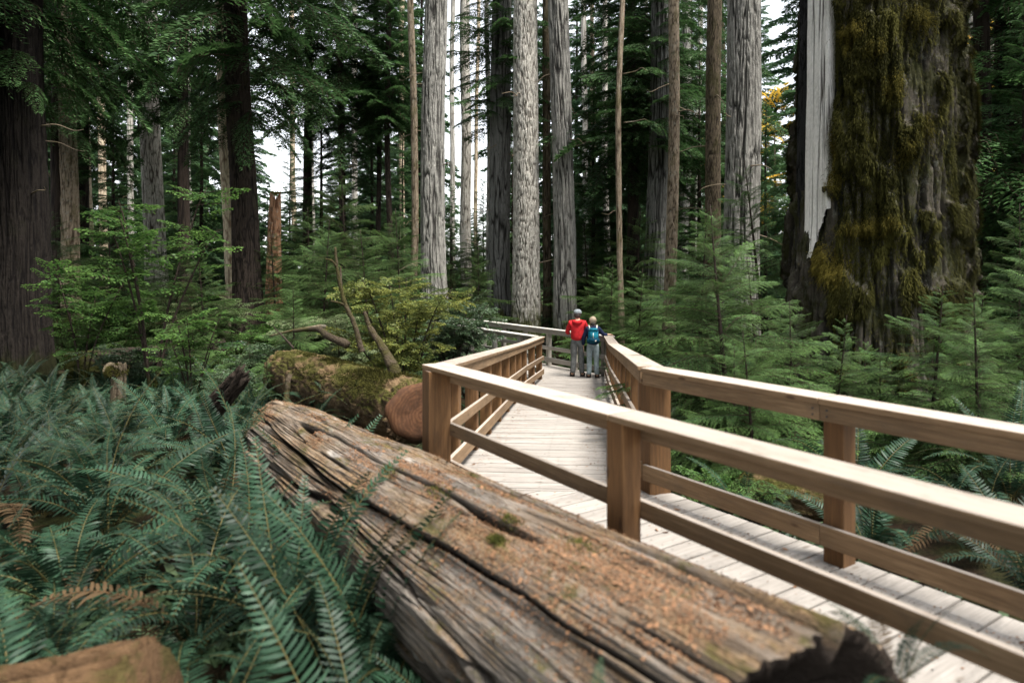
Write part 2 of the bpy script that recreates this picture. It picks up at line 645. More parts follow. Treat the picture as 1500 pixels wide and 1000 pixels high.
# near-left railing: A part then the ramp part
root = thing('railing', 'tan cedar railing nearest the camera, turning at a corner post down along the ramp', 'railing', (-.72, 5.93, 0))
a0, a1 = sA(-2.6, 2.60), C1
lenA = np.linalg.norm(a1 - a0)
fA = lambda s: (s + 2.6) / lenA
railing(root, [(a0, a1, nA, [(fA(2.95), .14), (fA(.52), .14), (fA(-1.9), .14)], flat, [fA(2.98)], (0, .1))], M['post'], M['rail'], bolts=True)
cpos = C1 + np.array([.06, .03])
board('post', root, w3(cpos, -.85), w3(cpos, 1.028), .2, .2, (1, .45, 0), M['post'], bev=.01)
d1 = LB[1] - LB[0]
d2 = LB[2] - LB[1]
nl1, nl2 = perp(d1, (1, 0)), perp(d2, (1, 0))
L1 = np.linalg.norm(d1)
railing(root, [(LB[0], LB[1], nl1, [((k * 1.2 + .75) / L1, .14) for k in range(7)], ramp_z, [.36, .70], (-.02, 0)),
               (LB[1], LB[2], nl2, [(f, .14) for f in (.06, .5, .96)], lambda y: ramp_z(y), [], (0, .05))], M['post'], M['rail'])

# right railing
root = thing('railing', 'tan cedar railing along the right side, bending from the ramp toward the lower right', 'railing', (1.13, 5.83, 0))
b0 = sA(-2.8, 4.27)
bC = C2 + np.array([.13, .07])
lenB = np.linalg.norm(bC - b0)
fB = lambda s: (s + 2.8) / lenB
railing(root, [(bC, b0, -nA, [(1 - fB(2.55), .14), (1 - fB(.4), .14), (1 - fB(-1.8), .14)], flat, [1 - fB(2.62), 1 - fB(-.2)], (.0, 0))], M['post'], M['rail'], bolts=True)
cp = bC + np.array([-.03, -.02])
board('post', root, w3(cp, -.95), w3(cp, 1.028), .2, .2, (1, .3, 0), M['post'], bev=.01)
d1 = RB[1] - RB[0]
d2 = RB[2] - RB[1]
nr1, nr2 = perp(d1, (-1, 0)), perp(d2, (-1, 0))
L1 = np.linalg.norm(d1)
railing(root, [(RB[0] - nr1 * .15, RB[1] - nr1 * .15, nr1, [((k * 1.15 + .8) / L1, .14) for k in range(7)], ramp_z, [.34, .68], (-.05, 0)),
               (RB[1] - nr2 * .15, RB[2] - nr2 * .15, nr2, [(f, .14) for f in (.08, .45, .97)], ramp_z, [], (0, .1))], M['post'], M['rail'])

# far grey railing and the landing's near railing
root = thing('railing', 'weathered grey railing behind the two hikers, closing the far end of the ramp', 'railing', (1.5, 19, ZL))
f0 = sA(13.3, 11.85)
f1 = sA(21.5, 11.85)
railing(root, [(f0, f1, -nA, [(k * 1.22 / 8.2 + .04, .12) for k in range(7)], low, [.45], (.0, 0))], M['railgrey'], M['railgrey'])
root = thing('railing', 'weathered grey railing half hidden in the bushes beyond the left ramp railing', 'railing', (.3, 18, ZL))
c0 = np.array([.62, 17.62])
c1_ = c0 + dA * 6
railing(root, [(c0 - nA * .08, c1_ - nA * .08, nA, [(k * 1.3 / 6 + .12, .12) for k in range(5)], low, [.55], (-.05, 0))], M['railgrey'], M['railgrey'])


def clip(poly, p, n_):
    """keep the part of a convex polygon where (q-p).n >= 0"""
    out = []
    for i in range(len(poly)):
        a, b = poly[i], poly[(i + 1) % len(poly)]
        da, db = (a - p) @ n_, (b - p) @ n_
        if da >= 0:
            out.append(a)
        if (da >= 0) != (db >= 0):
            out.append(a + (b - a) * da / (da - db))
    return out


class Deck:
    def __init__(s):
        s.V, s.F, s.pc, s.k = [], [], [], 0

    def plank(s, poly, zf, cross, along, th=.04):
        if len(poly) < 3:
            return
        s.k += 1
        ar = 0
        for i in range(len(poly)):
            a, b = poly[i], poly[(i + 1) % len(poly)]
            ar += a[0] * b[1] - a[1] * b[0]
        if ar < 0:
            poly = poly[::-1]
        m = len(poly)
        r = random.Random(s.k)
        dz, sk = r.uniform(-.002, .002), r.uniform(-.002, .002)
        b = len(s.V)
        cen = sum(poly) / m
        off = np.array([r.uniform(0, 90), r.uniform(0, 90), r.uniform(0, 90)])
        e = .007
        ins = [q + (cen - q) / np.linalg.norm(cen - q) * e * 1.4 for q in poly]
        for lay, pts in ((-th, poly), (-e, poly), (0, ins)):
            for q in pts:
                z = zf(q[1]) + lay + dz + sk * ((q - cen) @ cross)
                s.V.append((q[0], q[1], z))
                s.pc.append(np.array([(q - cen) @ cross, (q - cen) @ along, lay]) + off)
        for L in (0, 1):
            for i in range(m):
                j = (i + 1) % m
                s.F.append((b + L * m + i, b + L * m + j, b + (L + 1) * m + j, b + (L + 1) * m + i))
        s.F.append(tuple(b + 2 * m + i for i in range(m)))
        s.F.append(tuple(b + i for i in reversed(range(m))))


D = Deck()
pitch, gap = .208, .016
# A
mit_n = np.array([-(C2 - C1)[1], (C2 - C1)[0]])
mit_n = mit_n / np.linalg.norm(mit_n)        # points to +Y
k = -2.7
while k < 6.2:
    q = [sA(k + gap / 2, 2.56), sA(k + gap / 2, 4.33), sA(k + pitch - gap / 2, 4.33), sA(k + pitch - gap / 2, 2.56)]
    D.plank(clip(q, C1 + np.array([0, .0]), -mit_n), flat, nA, dA)
    k += pitch
# B
dB = np.array([.102, .995])
dB /= np.linalg.norm(dB)
nB = np.array([dB[1], -dB[0]])
k = -.3
while k < 13.0:
    o = C1 + dB * k
    q = [o + nB * -1 + dB * gap / 2, o + nB * 3.2 + dB * gap / 2, o + nB * 3.2 + dB * (pitch - gap / 2), o + nB * -1 + dB * (pitch - gap / 2)]
    q = clip(q, C1 + mit_n * .008, mit_n)
    ym = o[1]
    la, lb = (LB[0], LB[1]) if ym < LB[1][1] else (LB[1], LB[2])
    q = clip(q, la + perp(lb - la, (-1, 0)) * .03, perp(lb - la, (1, 0)))
    ra, rb = (RB[0], RB[1]) if ym < RB[1][1] else (RB[1], RB[2])
    q = clip(q, ra + perp(rb - ra, (1, 0)) * .18, perp(rb - ra, (-1, 0)))
    q = clip(q, LB[2], -perp(RB[2] - LB[2], (0, 1)))
    D.plank(q, ramp_z, nB, dB)
    k += pitch
# C
cn = perp(RB[2] - LB[2], (0, 1))
k = 12.2
while k < 22:
    q = [sA(k + gap / 2, 10.0), sA(k + gap / 2, 11.9), sA(k + pitch - gap / 2, 11.9), sA(k + pitch - gap / 2, 10.0)]
    D.plank(clip(q, LB[2] + cn * .008, cn), low, nA, dA)
    k += pitch
NPF = len(D.F)


def screw(p, z):
    b = len(D.V)
    for i in range(8):
        a_ = i * PI / 4
        D.V.append((p[0] + .0055 * math.cos(a_), p[1] + .0055 * math.sin(a_), z))
        D.pc.append(np.zeros(3))
    D.F.append(tuple(range(b, b + 8)))


k = -2.7
while k < 5.2:
    for n_ in (2.87, 3.45, 4.05):
        for ds in (.05, .155):
            p = sA(k + ds, n_) + np.random.default_rng(int(k * 100 + n_ * 7 + ds * 900) % 9999).normal(0, .004, 2)
            if p[1] < 5.8:
                screw(p, .0035)
    k += pitch
k = .1
while k < 11.5:
    for n_ in (.27, .95, 1.6):
        for ds in (.05, .155):
            p = C1 + dB * (k + ds) + nB * n_
            screw(p, ramp_z(p[1]) + .0045)
    k += pitch
me = bpy.data.meshes.new('boardwalk')
me.from_pydata([tuple(map(float, v)) for v in D.V], [], D.F)
at = me.attributes.new('pc', 'FLOAT_VECTOR', 'POINT')
at.data.foreach_set('vector', np.array(D.pc, np.float32).ravel())
me.materials.append(M['deck'])
me.materials.append(M['steel'])
me.polygons.foreach_set('material_index', np.array([0] * NPF + [1] * (len(D.F) - NPF), np.int32))
bw = obj('boardwalk', me)
bw['kind'] = 'structure'
# joists under the walk
bmj = Geo()


def joist(p0, p1, z0, z1, wd=.09, h=.2):
    p0, p1 = np.asarray(p0, float), np.asarray(p1, float)
    d = (p1 - p0) / np.linalg.norm(p1 - p0)
    s_ = np.array([-d[1], d[0]]) * wd / 2
    V = []
    for p, z in ((p0, z0), (p1, z1)):
        for sg in (-1, 1):
            for dz in (-.045 - h, -.045):
                V.append((*(p + sg * s_), z + dz))
    bmj.add(V, [(0, 1, 3, 2), (4, 6, 7, 5), (0, 4, 5, 1), (2, 3, 7, 6), (0, 2, 6, 4), (1, 5, 7, 3)])


for n_ in (2.64, 3.45, 4.26):
    joist(sA(-2.6, n_), sA(4.6 if n_ > 3 else 5.2, n_), 0, 0)
for (pa, pb) in ((LB[0], LB[1]), (RB[0], RB[1]), (LB[1], LB[2]), (RB[1], RB[2])):
    off = np.array([.08, .0]) if pa[0] < .5 and pb[0] < 1 else np.array([-.0, 0])
    joist(pa + off, pb + off, ramp_z(pa[1]), ramp_z(pb[1]))
for n_ in (10.1, 11.8):
    joist(sA(13.6, n_), sA(21.5, n_), ZL, ZL)
jo = obj('boardwalk_joists', bmj.mesh('boardwalk_joists', mat_plain('joist_timber', (.09, .06, .04), .85), False))
jo['kind'] = 'structure'


# ------------------------------------------------------------------ trunks and logs
def trunk_mesh(name, h, rb, rt, seed, mat, seg=72, rings=110, flare=.35, flare_h=.9, furrow=.06, cell=.1, zcell=.6, bend=.15,
               lean=(0, 0), jag=0., lobes=.5, th0=0., th1=2 * PI, knots=0, sharp=.17, hollow=.5, prof=None, warp=.2, jag0=0.):
    full = th1 - th0 > 6.2
    th = th0 + (th1 - th0) * np.arange(seg + (0 if full else 1)) / seg
    nth = len(th)
    zt = np.linspace(0, 1, rings)
    TH, ZT = np.meshgrid(th, zt)
    ct, s_ = np.cos(TH), np.sin(TH)
    top = h * (1 - jag * (fbm(ct * 2.2 + 5, s_ * 2.2, 0 * ct, seed + 3, 3) * .75 + .5 * vnoise(ct * 9, s_ * 9, 0 * ct, seed + 4) - .2)) if jag else h
    bot = h * jag0 * (fbm(ct * 2.2 + 5, s_ * 2.2, 0 * ct + 9, seed + 3, 3) * .9 + .4 * vnoise(ct * 8, s_ * 8, 0 * ct, seed + 14) - .3) if jag0 else 0
    Zc = bot + ZT * (top - bot)
    r = rb + (rt - rb) * Zc / h
    if prof is not None:
        r = np.interp(Zc, prof[0], prof[1])
    lob = fbm(ct * 1.3 + 3, s_ * 1.3, Zc * .12, seed + 7, 3) * 2 - 1
    r = r * (1 + .10 * lob) + rb * flare * np.exp(-Zc / flare_h) * (1 + lobes * 2 * lob)
    kx = rb / cell
    wob = (fbm(ct * kx * .25, s_ * kx * .25, Zc / zcell * .6, seed + 9, 2) - .5) * 2 * warp
    n1 = vnoise(ct * kx + wob * kx * .15, s_ * kx + wob * kx * .15, Zc / zcell, seed)
    n2 = vnoise(ct * kx * 2.1 + 9, s_ * kx * 2.1, Zc / zcell * 2.1, seed + 1)
    nn = n1 * .7 + n2 * .3
    cre = 1 - sstep(0, sharp * .5, np.abs(nn - .5))
    cre = np.maximum(cre, .8 * (1 - sstep(0, sharp * .4, np.abs(n2 - .5))))
    n3 = vnoise(ct * kx * 4.3 + 4, s_ * kx * 4.3, Zc / zcell * 5, seed + 5)
    cre = np.maximum(cre, .5 * (1 - sstep(0, sharp * .5, np.abs(n3 - .5))))
    r = r - furrow * rb * cre + furrow * rb * .5 * (fbm(ct * kx * 3, s_ * kx * 3, Zc / zcell * 3, seed + 2, 2) - .5)
    bx = bend * (fbm(Zc * .12, 0 * Zc, 0 * Zc, seed + 21, 2) - .5) * 2 * np.minimum(1, Zc / 2)
    by = bend * (fbm(Zc * .12, 0 * Zc + 7, 0 * Zc, seed + 22, 2) - .5) * 2 * np.minimum(1, Zc / 2)
    V = np.stack([r * ct + bx + lean[0] * Zc, r * s_ + by + lean[1] * Zc, Zc], -1).reshape(-1, 3)
    ix = np.arange(rings * nth).reshape(rings, nth)
    if full:
        nx = np.roll(ix, -1, 1)
        Q = np.stack([ix[:-1], nx[:-1], nx[1:], ix[1:]], -1).reshape(-1, 4)
    else:
        Q = np.stack([ix[:-1, :-1], ix[:-1, 1:], ix[1:, 1:], ix[1:, :-1]], -1).reshape(-1, 4)
    A = [cre.ravel()]
    Vs = [V]
    T = []
    if full:
        for end, sgn in ((0, -1), (rings - 1, 1)):
            ringv = V[ix[end]]
            cen = ringv.mean(0)
            mid = cen + (ringv - cen) * .55
            z_in = -sgn * hollow * rb * .5
            mid[:, 2] = cen[2] + (ringv[:, 2] - cen[2]) * .5 + z_in + .12 * rb * (np.random.default_rng(seed).random(len(mid)) - .5)
            b = sum(len(v) for v in Vs)
            Vs += [mid, (cen + [0, 0, z_in * 1.3])[None]]
            A += [np.full(len(mid), .6), np.array([.8])]
            m = np.arange(nth)
            m2 = np.roll(m, -1)
            e = ix[end]
            e2 = np.roll(e, -1)
            q = np.stack([e, b + m, b + m2, e2] if sgn < 0 else [e, e2, b + m2, b + m], -1)
            Q = np.concatenate([Q, q])
            T.append(np.stack([b + m, np.full(nth, b + nth), b + m2] if sgn < 0 else [b + m, b + m2, np.full(nth, b + nth)], -1))
    V = np.concatenate(Vs)
    return mesh_np(name, V, Q, np.concatenate(T) if T else None, {'cre': np.concatenate(A)}, True, mat)


# ------------------------------------------------------------------ foliage generators
def spray(ntw, nleaf, ll, lw, droop, seed, twig=.42, leafang=48, tilt=.35, bare=.1, thick=.012, cluster=1.):
    """flat branch of unit length along +X: twigs left and right, leaflets along every twig. returns V,Q,a,w"""
    rg = np.random.default_rng(seed)
    g = Geo()
    t_ = np.linspace(0, 1, 7)
    ax = np.stack([t_, .04 * np.sin(t_ * 4 + seed), -droop * t_ ** 2], 1)
    V, Q, T = tube(ax, thick * (1 - .85 * t_), 3, False)
    g.add(V, Q, None, .2, 1.)
    P, Dr, Ln, Sz, Tt = [], [], [], [], []
    for i in range(ntw):
        t = bare + (1 - bare) * (i + rg.random() * .6) / ntw
        side = 1 if i % 2 else -1
        base = np.array([np.interp(t, t_, ax[:, k]) for k in range(3)])
        ang = side * (R(62) - R(24) * t + rg.normal(0, .12))
        tl = twig * (1 - t) ** .75 * (.65 + .45 * rg.random()) + .06
        tl *= .55 + .45 * min(1, t / .25)
        d = np.array([math.cos(ang), math.sin(ang), -.12 - droop * t * .7 + rg.normal(0, .07)])
        d /= np.linalg.norm(d)
        m = max(3, int(nleaf * (.35 + .65 * tl / (twig + .06))))
        uu = (np.arange(m) + .3 + .5 * rg.random(m)) / m
        pos = base + d * (tl * uu)[:, None]
        pos[:, 2] -= (.22 + droop * .5) * tl * uu ** 2
        sd_ = np.where(np.arange(m) % 2 == 0, 1, -1)
        la = np.arctan2(d[1], d[0]) + sd_ * (R(leafang) * (1 - .45 * uu)) + rg.normal(0, .15, m)
        ld = np.stack([np.cos(la), np.sin(la), -.15 + rg.normal(0, tilt * .45, m)], 1)
        P.append(pos)
        Dr.append(ld)
        Sz.append((1 - .45 * uu) * (.7 + .5 * rg.random(m)))
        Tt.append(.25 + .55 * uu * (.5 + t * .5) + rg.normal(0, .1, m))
        V, Q, T = tube(np.stack([base, base + d * tl * .5 - [0, 0, .06 * tl], base + d * tl - [0, 0, (.22 + droop * .5) * tl]]), [thick * .35, thick * .25, thick * .08], 3, False)
        g.add(V, Q, None, .2, 1.)
    P, Dr = np.concatenate(P), np.concatenate(Dr)
    Sz, Tt = np.concatenate(Sz), np.clip(np.concatenate(Tt), 0, 1)
    Dr /= np.linalg.norm(Dr, axis=1)[:, None]
    m = len(P)
    up = np.array([0, 0, 1.]) + rg.normal(0, tilt, (m, 3))
    sv = np.cross(up, Dr)
    sv /= np.linalg.norm(sv, axis=1)[:, None]
    l_ = (ll * Sz)[:, None]
    w_ = (lw * Sz)[:, None]
    V = np.stack([P, P + Dr * l_ * .42 + sv * w_ * .5, P + Dr * l_ - np.array([0, 0, .12]) * l_, P + Dr * l_ * .42 - sv * w_ * .5], 1).reshape(-1, 3)
    Q = np.arange(m * 4).reshape(-1, 4)
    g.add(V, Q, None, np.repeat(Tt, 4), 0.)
    return g.arrays()


def place(g, sp, pos, az, pitch_, roll, sc, da=0.):
    V, Q, T, A, W = sp
    E = (Matrix.Rotation(az, 3, 'Z') @ Matrix.Rotation(-pitch_, 3, 'Y') @ Matrix.Rotation(roll, 3, 'X'))
    Vn = (V * sc) @ np.array(E).T + np.asarray(pos)
    g.add(Vn, Q, None, np.clip(A + da, 0, 1), W)


def conifer_crown(z0, z1, nb, lmax, sprays, seed, p0=.1, p1=.55, tr=.1, shape=.8, top_min=.12, clump=0., lowfade=.0, jl=.65, jp=.12):
    rg = np.random.default_rng(seed)
    g = Geo()
    for i in range(nb):
        f = (i + .6 * rg.random()) / nb
        z = z0 + (z1 - z0) * f
        L = lmax * ((1 - f) ** shape * (jl + (1.15 - jl) * rg.random()) + top_min)
        if lowfade:
            L *= min(1, .45 + f / lowfade)
        az = i * 2.39996 + rg.normal(0, .35)
        pit = p0 + (p1 - p0) * f + rg.normal(0, jp)
        sp = sprays[rg.integers(len(sprays))]
        r_ = tr * (1 - f) * .6
        place(g, sp, (math.cos(az) * r_, math.sin(az) * r_, z), az, pit, rg.normal(0, .25), L, rg.normal(0, .06))
    return g


SP_FAR = [spray(32, 16, .15, .055, .34, 40 + i, twig=.44, thick=.010, tilt=.5) for i in range(4)]
SP_MID = [spray(36, 22, .085, .027, .28, 50 + i, twig=.38, thick=.009) for i in range(4)]
SP_NEAR = [spray(44, 34, .042, .0105, .20, 60 + i, twig=.40, thick=.007, tilt=.22) for i in range(4)]
SP_DROOP = [spray(38, 22, .09, .027, .62, 70 + i, twig=.36, thick=.010) for i in range(4)]
SP_MAPLE = [spray(16, 7, .135, .10, .10, 80 + i, twig=.5, leafang=60, tilt=.3, thick=.009, bare=.2) for i in range(4)]
SP_BUSH = [spray(20, 9, .13, .075, .15, 90 + i, twig=.5, leafang=60, tilt=.5, thick=.010, bare=.15) for i in range(4)]

# ---- prototypes of shared meshes
CROWN = {
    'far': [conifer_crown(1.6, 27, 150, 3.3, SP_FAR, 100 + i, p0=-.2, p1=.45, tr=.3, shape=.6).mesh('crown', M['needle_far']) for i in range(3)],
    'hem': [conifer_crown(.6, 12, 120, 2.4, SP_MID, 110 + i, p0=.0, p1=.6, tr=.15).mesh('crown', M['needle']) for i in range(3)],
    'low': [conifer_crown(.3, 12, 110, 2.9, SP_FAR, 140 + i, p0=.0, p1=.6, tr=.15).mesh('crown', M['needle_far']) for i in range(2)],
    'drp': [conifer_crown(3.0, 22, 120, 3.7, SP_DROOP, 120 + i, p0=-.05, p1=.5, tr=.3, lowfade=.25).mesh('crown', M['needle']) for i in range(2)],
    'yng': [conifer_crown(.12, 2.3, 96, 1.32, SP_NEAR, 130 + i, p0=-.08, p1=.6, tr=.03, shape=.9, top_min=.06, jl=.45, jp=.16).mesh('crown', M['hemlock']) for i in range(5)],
}
TR = {
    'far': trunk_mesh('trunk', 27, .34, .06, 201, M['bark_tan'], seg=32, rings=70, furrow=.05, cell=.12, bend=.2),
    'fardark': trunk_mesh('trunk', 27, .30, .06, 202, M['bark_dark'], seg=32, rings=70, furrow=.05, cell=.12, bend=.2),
    'hem': trunk_mesh('trunk', 12.2, .13, .015, 203, M['bark_dark'], seg=20, rings=40, bend=.1),
    'yng': trunk_mesh('trunk', 2.38, .028, .004, 204, M['bark_dark'], seg=10, rings=24, bend=.03, flare=.3, flare_h=.1),
}


def tree(name, label, x, y, trunk, crown, cat='tree', rz=None, sc=1., group=None, sz=None, dz=0., tilt=0.):
    rz = random.uniform(0, 6.28) if rz is None else rz
    z = gzf(x, y) - .12 + dz
    t_ = thing(name, label, cat, (x, y, z), rz, group)
    if tilt:
        t_.rotation_euler = (random.uniform(-tilt, tilt), random.uniform(-tilt, tilt), rz)
        sz = sc * random.uniform(.85, 1.15)
    t_.scale = (sc, sc, sz or sc)
    if trunk:
        obj('trunk', trunk, t_)
    if crown:
        obj('crown', crown, t_)
    return t_


def xat(px, Y):
    return (px - 750) / 1000 * Y


# ------------------------------------------------------------------ main trunks
def big(name, label, px, wpx, Y, mat, seed, px_top=None, furrow=.07, cell=.11, zcell=.7, flare=.45, taper=.8, crown=None, crown_sc=1, crown_dz=0, seg=240, rings=240, **kw):
    rb = wpx / 2000 * Y
    x = xat(px, Y)
    z = gzf(x, Y) - .15
    h = 1.9 + .395 * Y + 5 - z
    lean = (0, 0)
    if px_top is not None:      # pixel where its axis leaves the picture at the top
        lean = (((px_top - px) / 1000 * Y) / (1.9 + .395 * Y - z), 0)
    t_ = thing(name, label, 'tree', (x, Y, z))
    obj('trunk', trunk_mesh('trunk', h, rb, rb * taper, seed, mat, seg=seg, rings=rings, furrow=furrow, cell=cell, zcell=zcell, flare=flare, lean=lean, **kw), t_)
    rg = np.random.default_rng(seed)
    if mat.name not in ('dark_red_brown_bark',):
        for q in range(5 if wpx > 14 else 3):
            zz = rg.uniform(2.5, 1.9 + .36 * Y)
            a_ = rg.uniform(-PI, 0) if q % 2 else rg.choice([0., PI]) + rg.normal(0, .3)
            r0 = (rb + (rb * taper - rb) * zz / h) * .9
            o3 = np.array([lean[0] * zz + math.cos(a_) * r0, math.sin(a_) * r0, zz])
            ln_ = rg.uniform(.25, 1.1)
            dd_ = np.array([math.cos(a_), math.sin(a_), rg.uniform(-.35, .25)])
            pts_ = [o3, o3 + dd_ * ln_ * .4 + rg.normal(0, .03, 3), o3 + dd_ * ln_ * .75 + [0, 0, -.08 * ln_] + rg.normal(0, .05, 3), o3 + dd_ * ln_ + [0, 0, -.16 * ln_] + rg.normal(0, .07, 3)]
            V_, Q_, T_ = tube(crv(pts_, 4), np.linspace(.022, .005, 13), 5)
            obj('dead_twig', mesh_np('dead_twig', V_, Q_, T_, {'cre': np.full(len(V_), .4)}, True, M['bark_brown']), t_)
    if crown is not None:
        c_ = obj('crown', crown, t_, Matrix.Translation((0, 0, crown_dz)) @ Matrix.Rotation(seed, 4, 'Z') @ Matrix.Scale(crown_sc, 4))
    return t_


big('dark_cedar', 'thick dark red-brown trunk at the left edge, rising from the fern bed', 34, 78, 17.5, M['bark_black'], 301, furrow=.06, cell=.09, zcell=1.6, flare=.25, crown=CROWN['drp'][0], crown_dz=4.6, px_top=26)
big('fir_tree', 'tall dark brown trunk leaning slightly left, beside a thin tan trunk', 368, 40, 22, M['bark_dark'], 302, px_top=341, crown=CROWN['drp'][1], crown_dz=4.6, taper=.72)
big('tan_tree', 'thin pale tan trunk hugging the left side of a leaning dark trunk', 336, 18, 23.5, M['bark_tan'], 303, px_top=326, furrow=.04, cell=.14, seg=60, taper=.75)
big('pale_cedar', 'pale grey trunk seen through the maple sapling on the left', 234, 30, 34, M['bark_pale'], 304, px_top=216, furrow=.07, cell=.14, taper=.8)
big('brown_tree', 'dim brown trunk directly right of the thick dark trunk at the left edge', 104, 26, 27, M['bark_brown'], 305, px_top=90, seg=70)
big('pale_tree', 'narrow pale trunk low in the foliage, between the dark left-edge trunk and the maple', 128, 16, 36, M['bark_tan'], 306, px_top=120, seg=60)
big('thin_fir', 'thin brown trunk touching the left side of the broad furrowed grey trunk', 609, 11, 27, M['bark_brown'], 307, px_top=604, seg=60, furrow=.04)
big('grey_cedar', 'broad furrowed grey trunk standing behind the yellow-green bush', 634, 38, 25, M['bark_grey'], 308, px_top=640, furrow=.12, cell=.15, zcell=1.8)
big('pale_cedar', 'pale stripped trunk in front of the bright sky gap, snapped branch stubs on it', 684, 17, 33, M['bark_pale'], 309, px_top=684, furrow=.06)
big('charcoal_cedar', 'dark grey trunk with foliage over its upper part, left of the bright scaly trunk', 733, 33, 28, M['bark_char'], 310, px_top=733, furrow=.13, cell=.16, zcell=1.8, crown=CROWN['hem'][1], crown_dz=8.2)
big('thin_fir', 'thin pale grey trunk pressed against the left of the dark grey foliage-topped trunk', 719, 8, 30, M['bark_pale'], 311, px_top=716, seg=60)
big('spruce_tree', 'brightest scaly pale trunk in the middle, moss at its foot, behind the grey railing', 770, 41, 26, M['bark_pale'], 312, px_top=772, furrow=.08, cell=.10, zcell=.45, flare=.22, warp=.6)
big('mossy_tree', 'narrow mossy brown trunk between the bright scaly trunk and the grey one behind the hikers', 800, 13, 28, M['bark_mossy'], 313, px_top=798, seg=60)
big('grey_cedar', 'furrowed grey trunk rising right behind the hiker in red, leaning a little left', 832, 34, 25.5, M['bark_grey'], 314, px_top=819, furrow=.13, cell=.15, zcell=1.9)
big('thin_fir', 'very thin brown trunk right of the hikers, in the dark understory', 910, 9, 22, M['bark_brown'], 315, px_top=910, seg=40, rings=90)
big('charcoal_cedar', 'dark furrowed trunk with grey ridges left of the mottled brown trunk', 956, 32, 25, M['bark_char'], 316, px_top=968, furrow=.14, cell=.15, zcell=1.9, crown=CROWN['hem'][2], crown_dz=7.)
big('brown_fir', 'slim mottled brown and yellow trunk in front of a dark furrowed trunk', 982, 18, 22, M['bark_brown'], 317, px_top=987, seg=80, cell=.09, zcell=.3)
big('grey_tree', 'pale grey trunk tucked behind the slim mottled brown trunk', 1003, 16, 30, M['bark_grey'], 318, px_top=1007, seg=70)
big('mossy_tree', 'dark mossy mottled trunk touching the left of the twin-ridged grey trunk', 1044, 24, 21, M['bark_mossy'], 319, px_top=1046, seg=90, cell=.08, zcell=.25)
big('grey_cedar', 'twin-ridged furrowed grey trunk above the young hemlocks on the right', 1082, 53, 19.5, M['bark_grey'], 320, px_top=1086, furrow=.11, cell=.14, zcell=1.4)
big('dark_fir', 'dark trunk along the right edge beyond the giant mossy tree', 1496, 60, 19, M['bark_dark'], 321, px_top=1484, crown=CROWN['drp'][0], crown_dz=-1.5)
big('pale_tree', 'thin pale trunk in the gap between the giant mossy tree and the right edge', 1462, 11, 30, M['bark_pale'], 322, px_top=1458, seg=50)
big('thin_fir', 'thin dark trunk above the dead forked branch, foliage across its middle', 501, 11, 32, M['bark_dark'], 323, px_top=497, seg=50, crown=CROWN['drp'][1], crown_dz=5)
big('thin_fir', 'pair-like thin dark trunk, left one, against the sky left of the thin brown trunk', 556, 8, 33, M['bark_dark'], 324, px_top=553, seg=40, crown=CROWN['hem'][0], crown_dz=9)
big('thin_fir', 'thin dark trunk, right one of two, against the sky left of the thin brown trunk', 571, 9, 31, M['bark_dark'], 325, px_top=570, seg=40, crown=CROWN['hem'][1], crown_dz=8)
big('thin_fir', 'thin pinkish trunk in the hazy gap right of the pale stripped trunk', 699, 6, 40, M['bark_tan'], 326, px_top=699, seg=40)
big('thin_fir', 'thin pale trunk in the gap right of the grey trunk behind the hikers', 888, 9, 38, M['bark_pale'], 327, px_top=886, seg=40)

# broken red snag
xs = xat(404, 26)
sn = thing('snag', 'broken reddish snag with a jagged mossy top, left of the dead forked branch', 'dead tree', (xs, 26, gzf(xs, 26) - .1))
hs_ = PX(404, 290, 26).z - gzf(xs, 26) + .5
obj('trunk', trunk_mesh('trunk', hs_, .33, .2, 331, M['snag'], seg=90, rings=110, furrow=.14, cell=.14, zcell=.9, jag=.16, flare=.15), sn)
gsn = Geo()
rg = np.random.default_rng(5)
for i in range(140):
    a_ = rg.random() * 6.28
    p = np.array([math.cos(a_) * .19 * rg.random() ** .5, math.sin(a_) * .19 * rg.random() ** .5, hs_ * .955 + rg.random() * .06])
    d = rg.normal(0, 1, 3) + [0, 0, .6]
    d = d / np.linalg.norm(d) * .09
    s_ = np.cross(d, rg.normal(0, 1, 3))
    s_ = s_ / np.linalg.norm(s_) * .02
    gsn.add([p - s_, p + s_, p + d], None, [(0, 1, 2)], rg.random())
obj('moss', gsn.mesh('moss', M['moss_gold']), sn)

# ------------------------------------------------------------------ the giant mossy tree
GY = 13.0
gxp = xat(1284, GY)
gz0 = gzf(gxp, GY) - .25
gi = thing('giant_cedar', 'giant mossy trunk with a bleached white wood strip and charred side, right of the boardwalk', 'tree', (gxp, GY, gz0))
GH = 1.9 + .395 * GY + 4.5 - gz0
GR0 = 1.52
# angle 0 = +X, the camera looks along +Y so the visible side is around -90 degrees
prof = ([0, .6, 1.4, 2.6, 4, 8, 14], [1.98, 1.80, 1.67, 1.58, 1.50, 1.43, 1.32])
GA = -90 - 28.4      # the side of the trunk that faces the camera
aC0, aC1, aW1, aD1 = R(GA - 84), R(GA - 52), R(GA - 29), R(GA - 23)
base_kw = dict(flare=0, bend=.05, lobes=0)


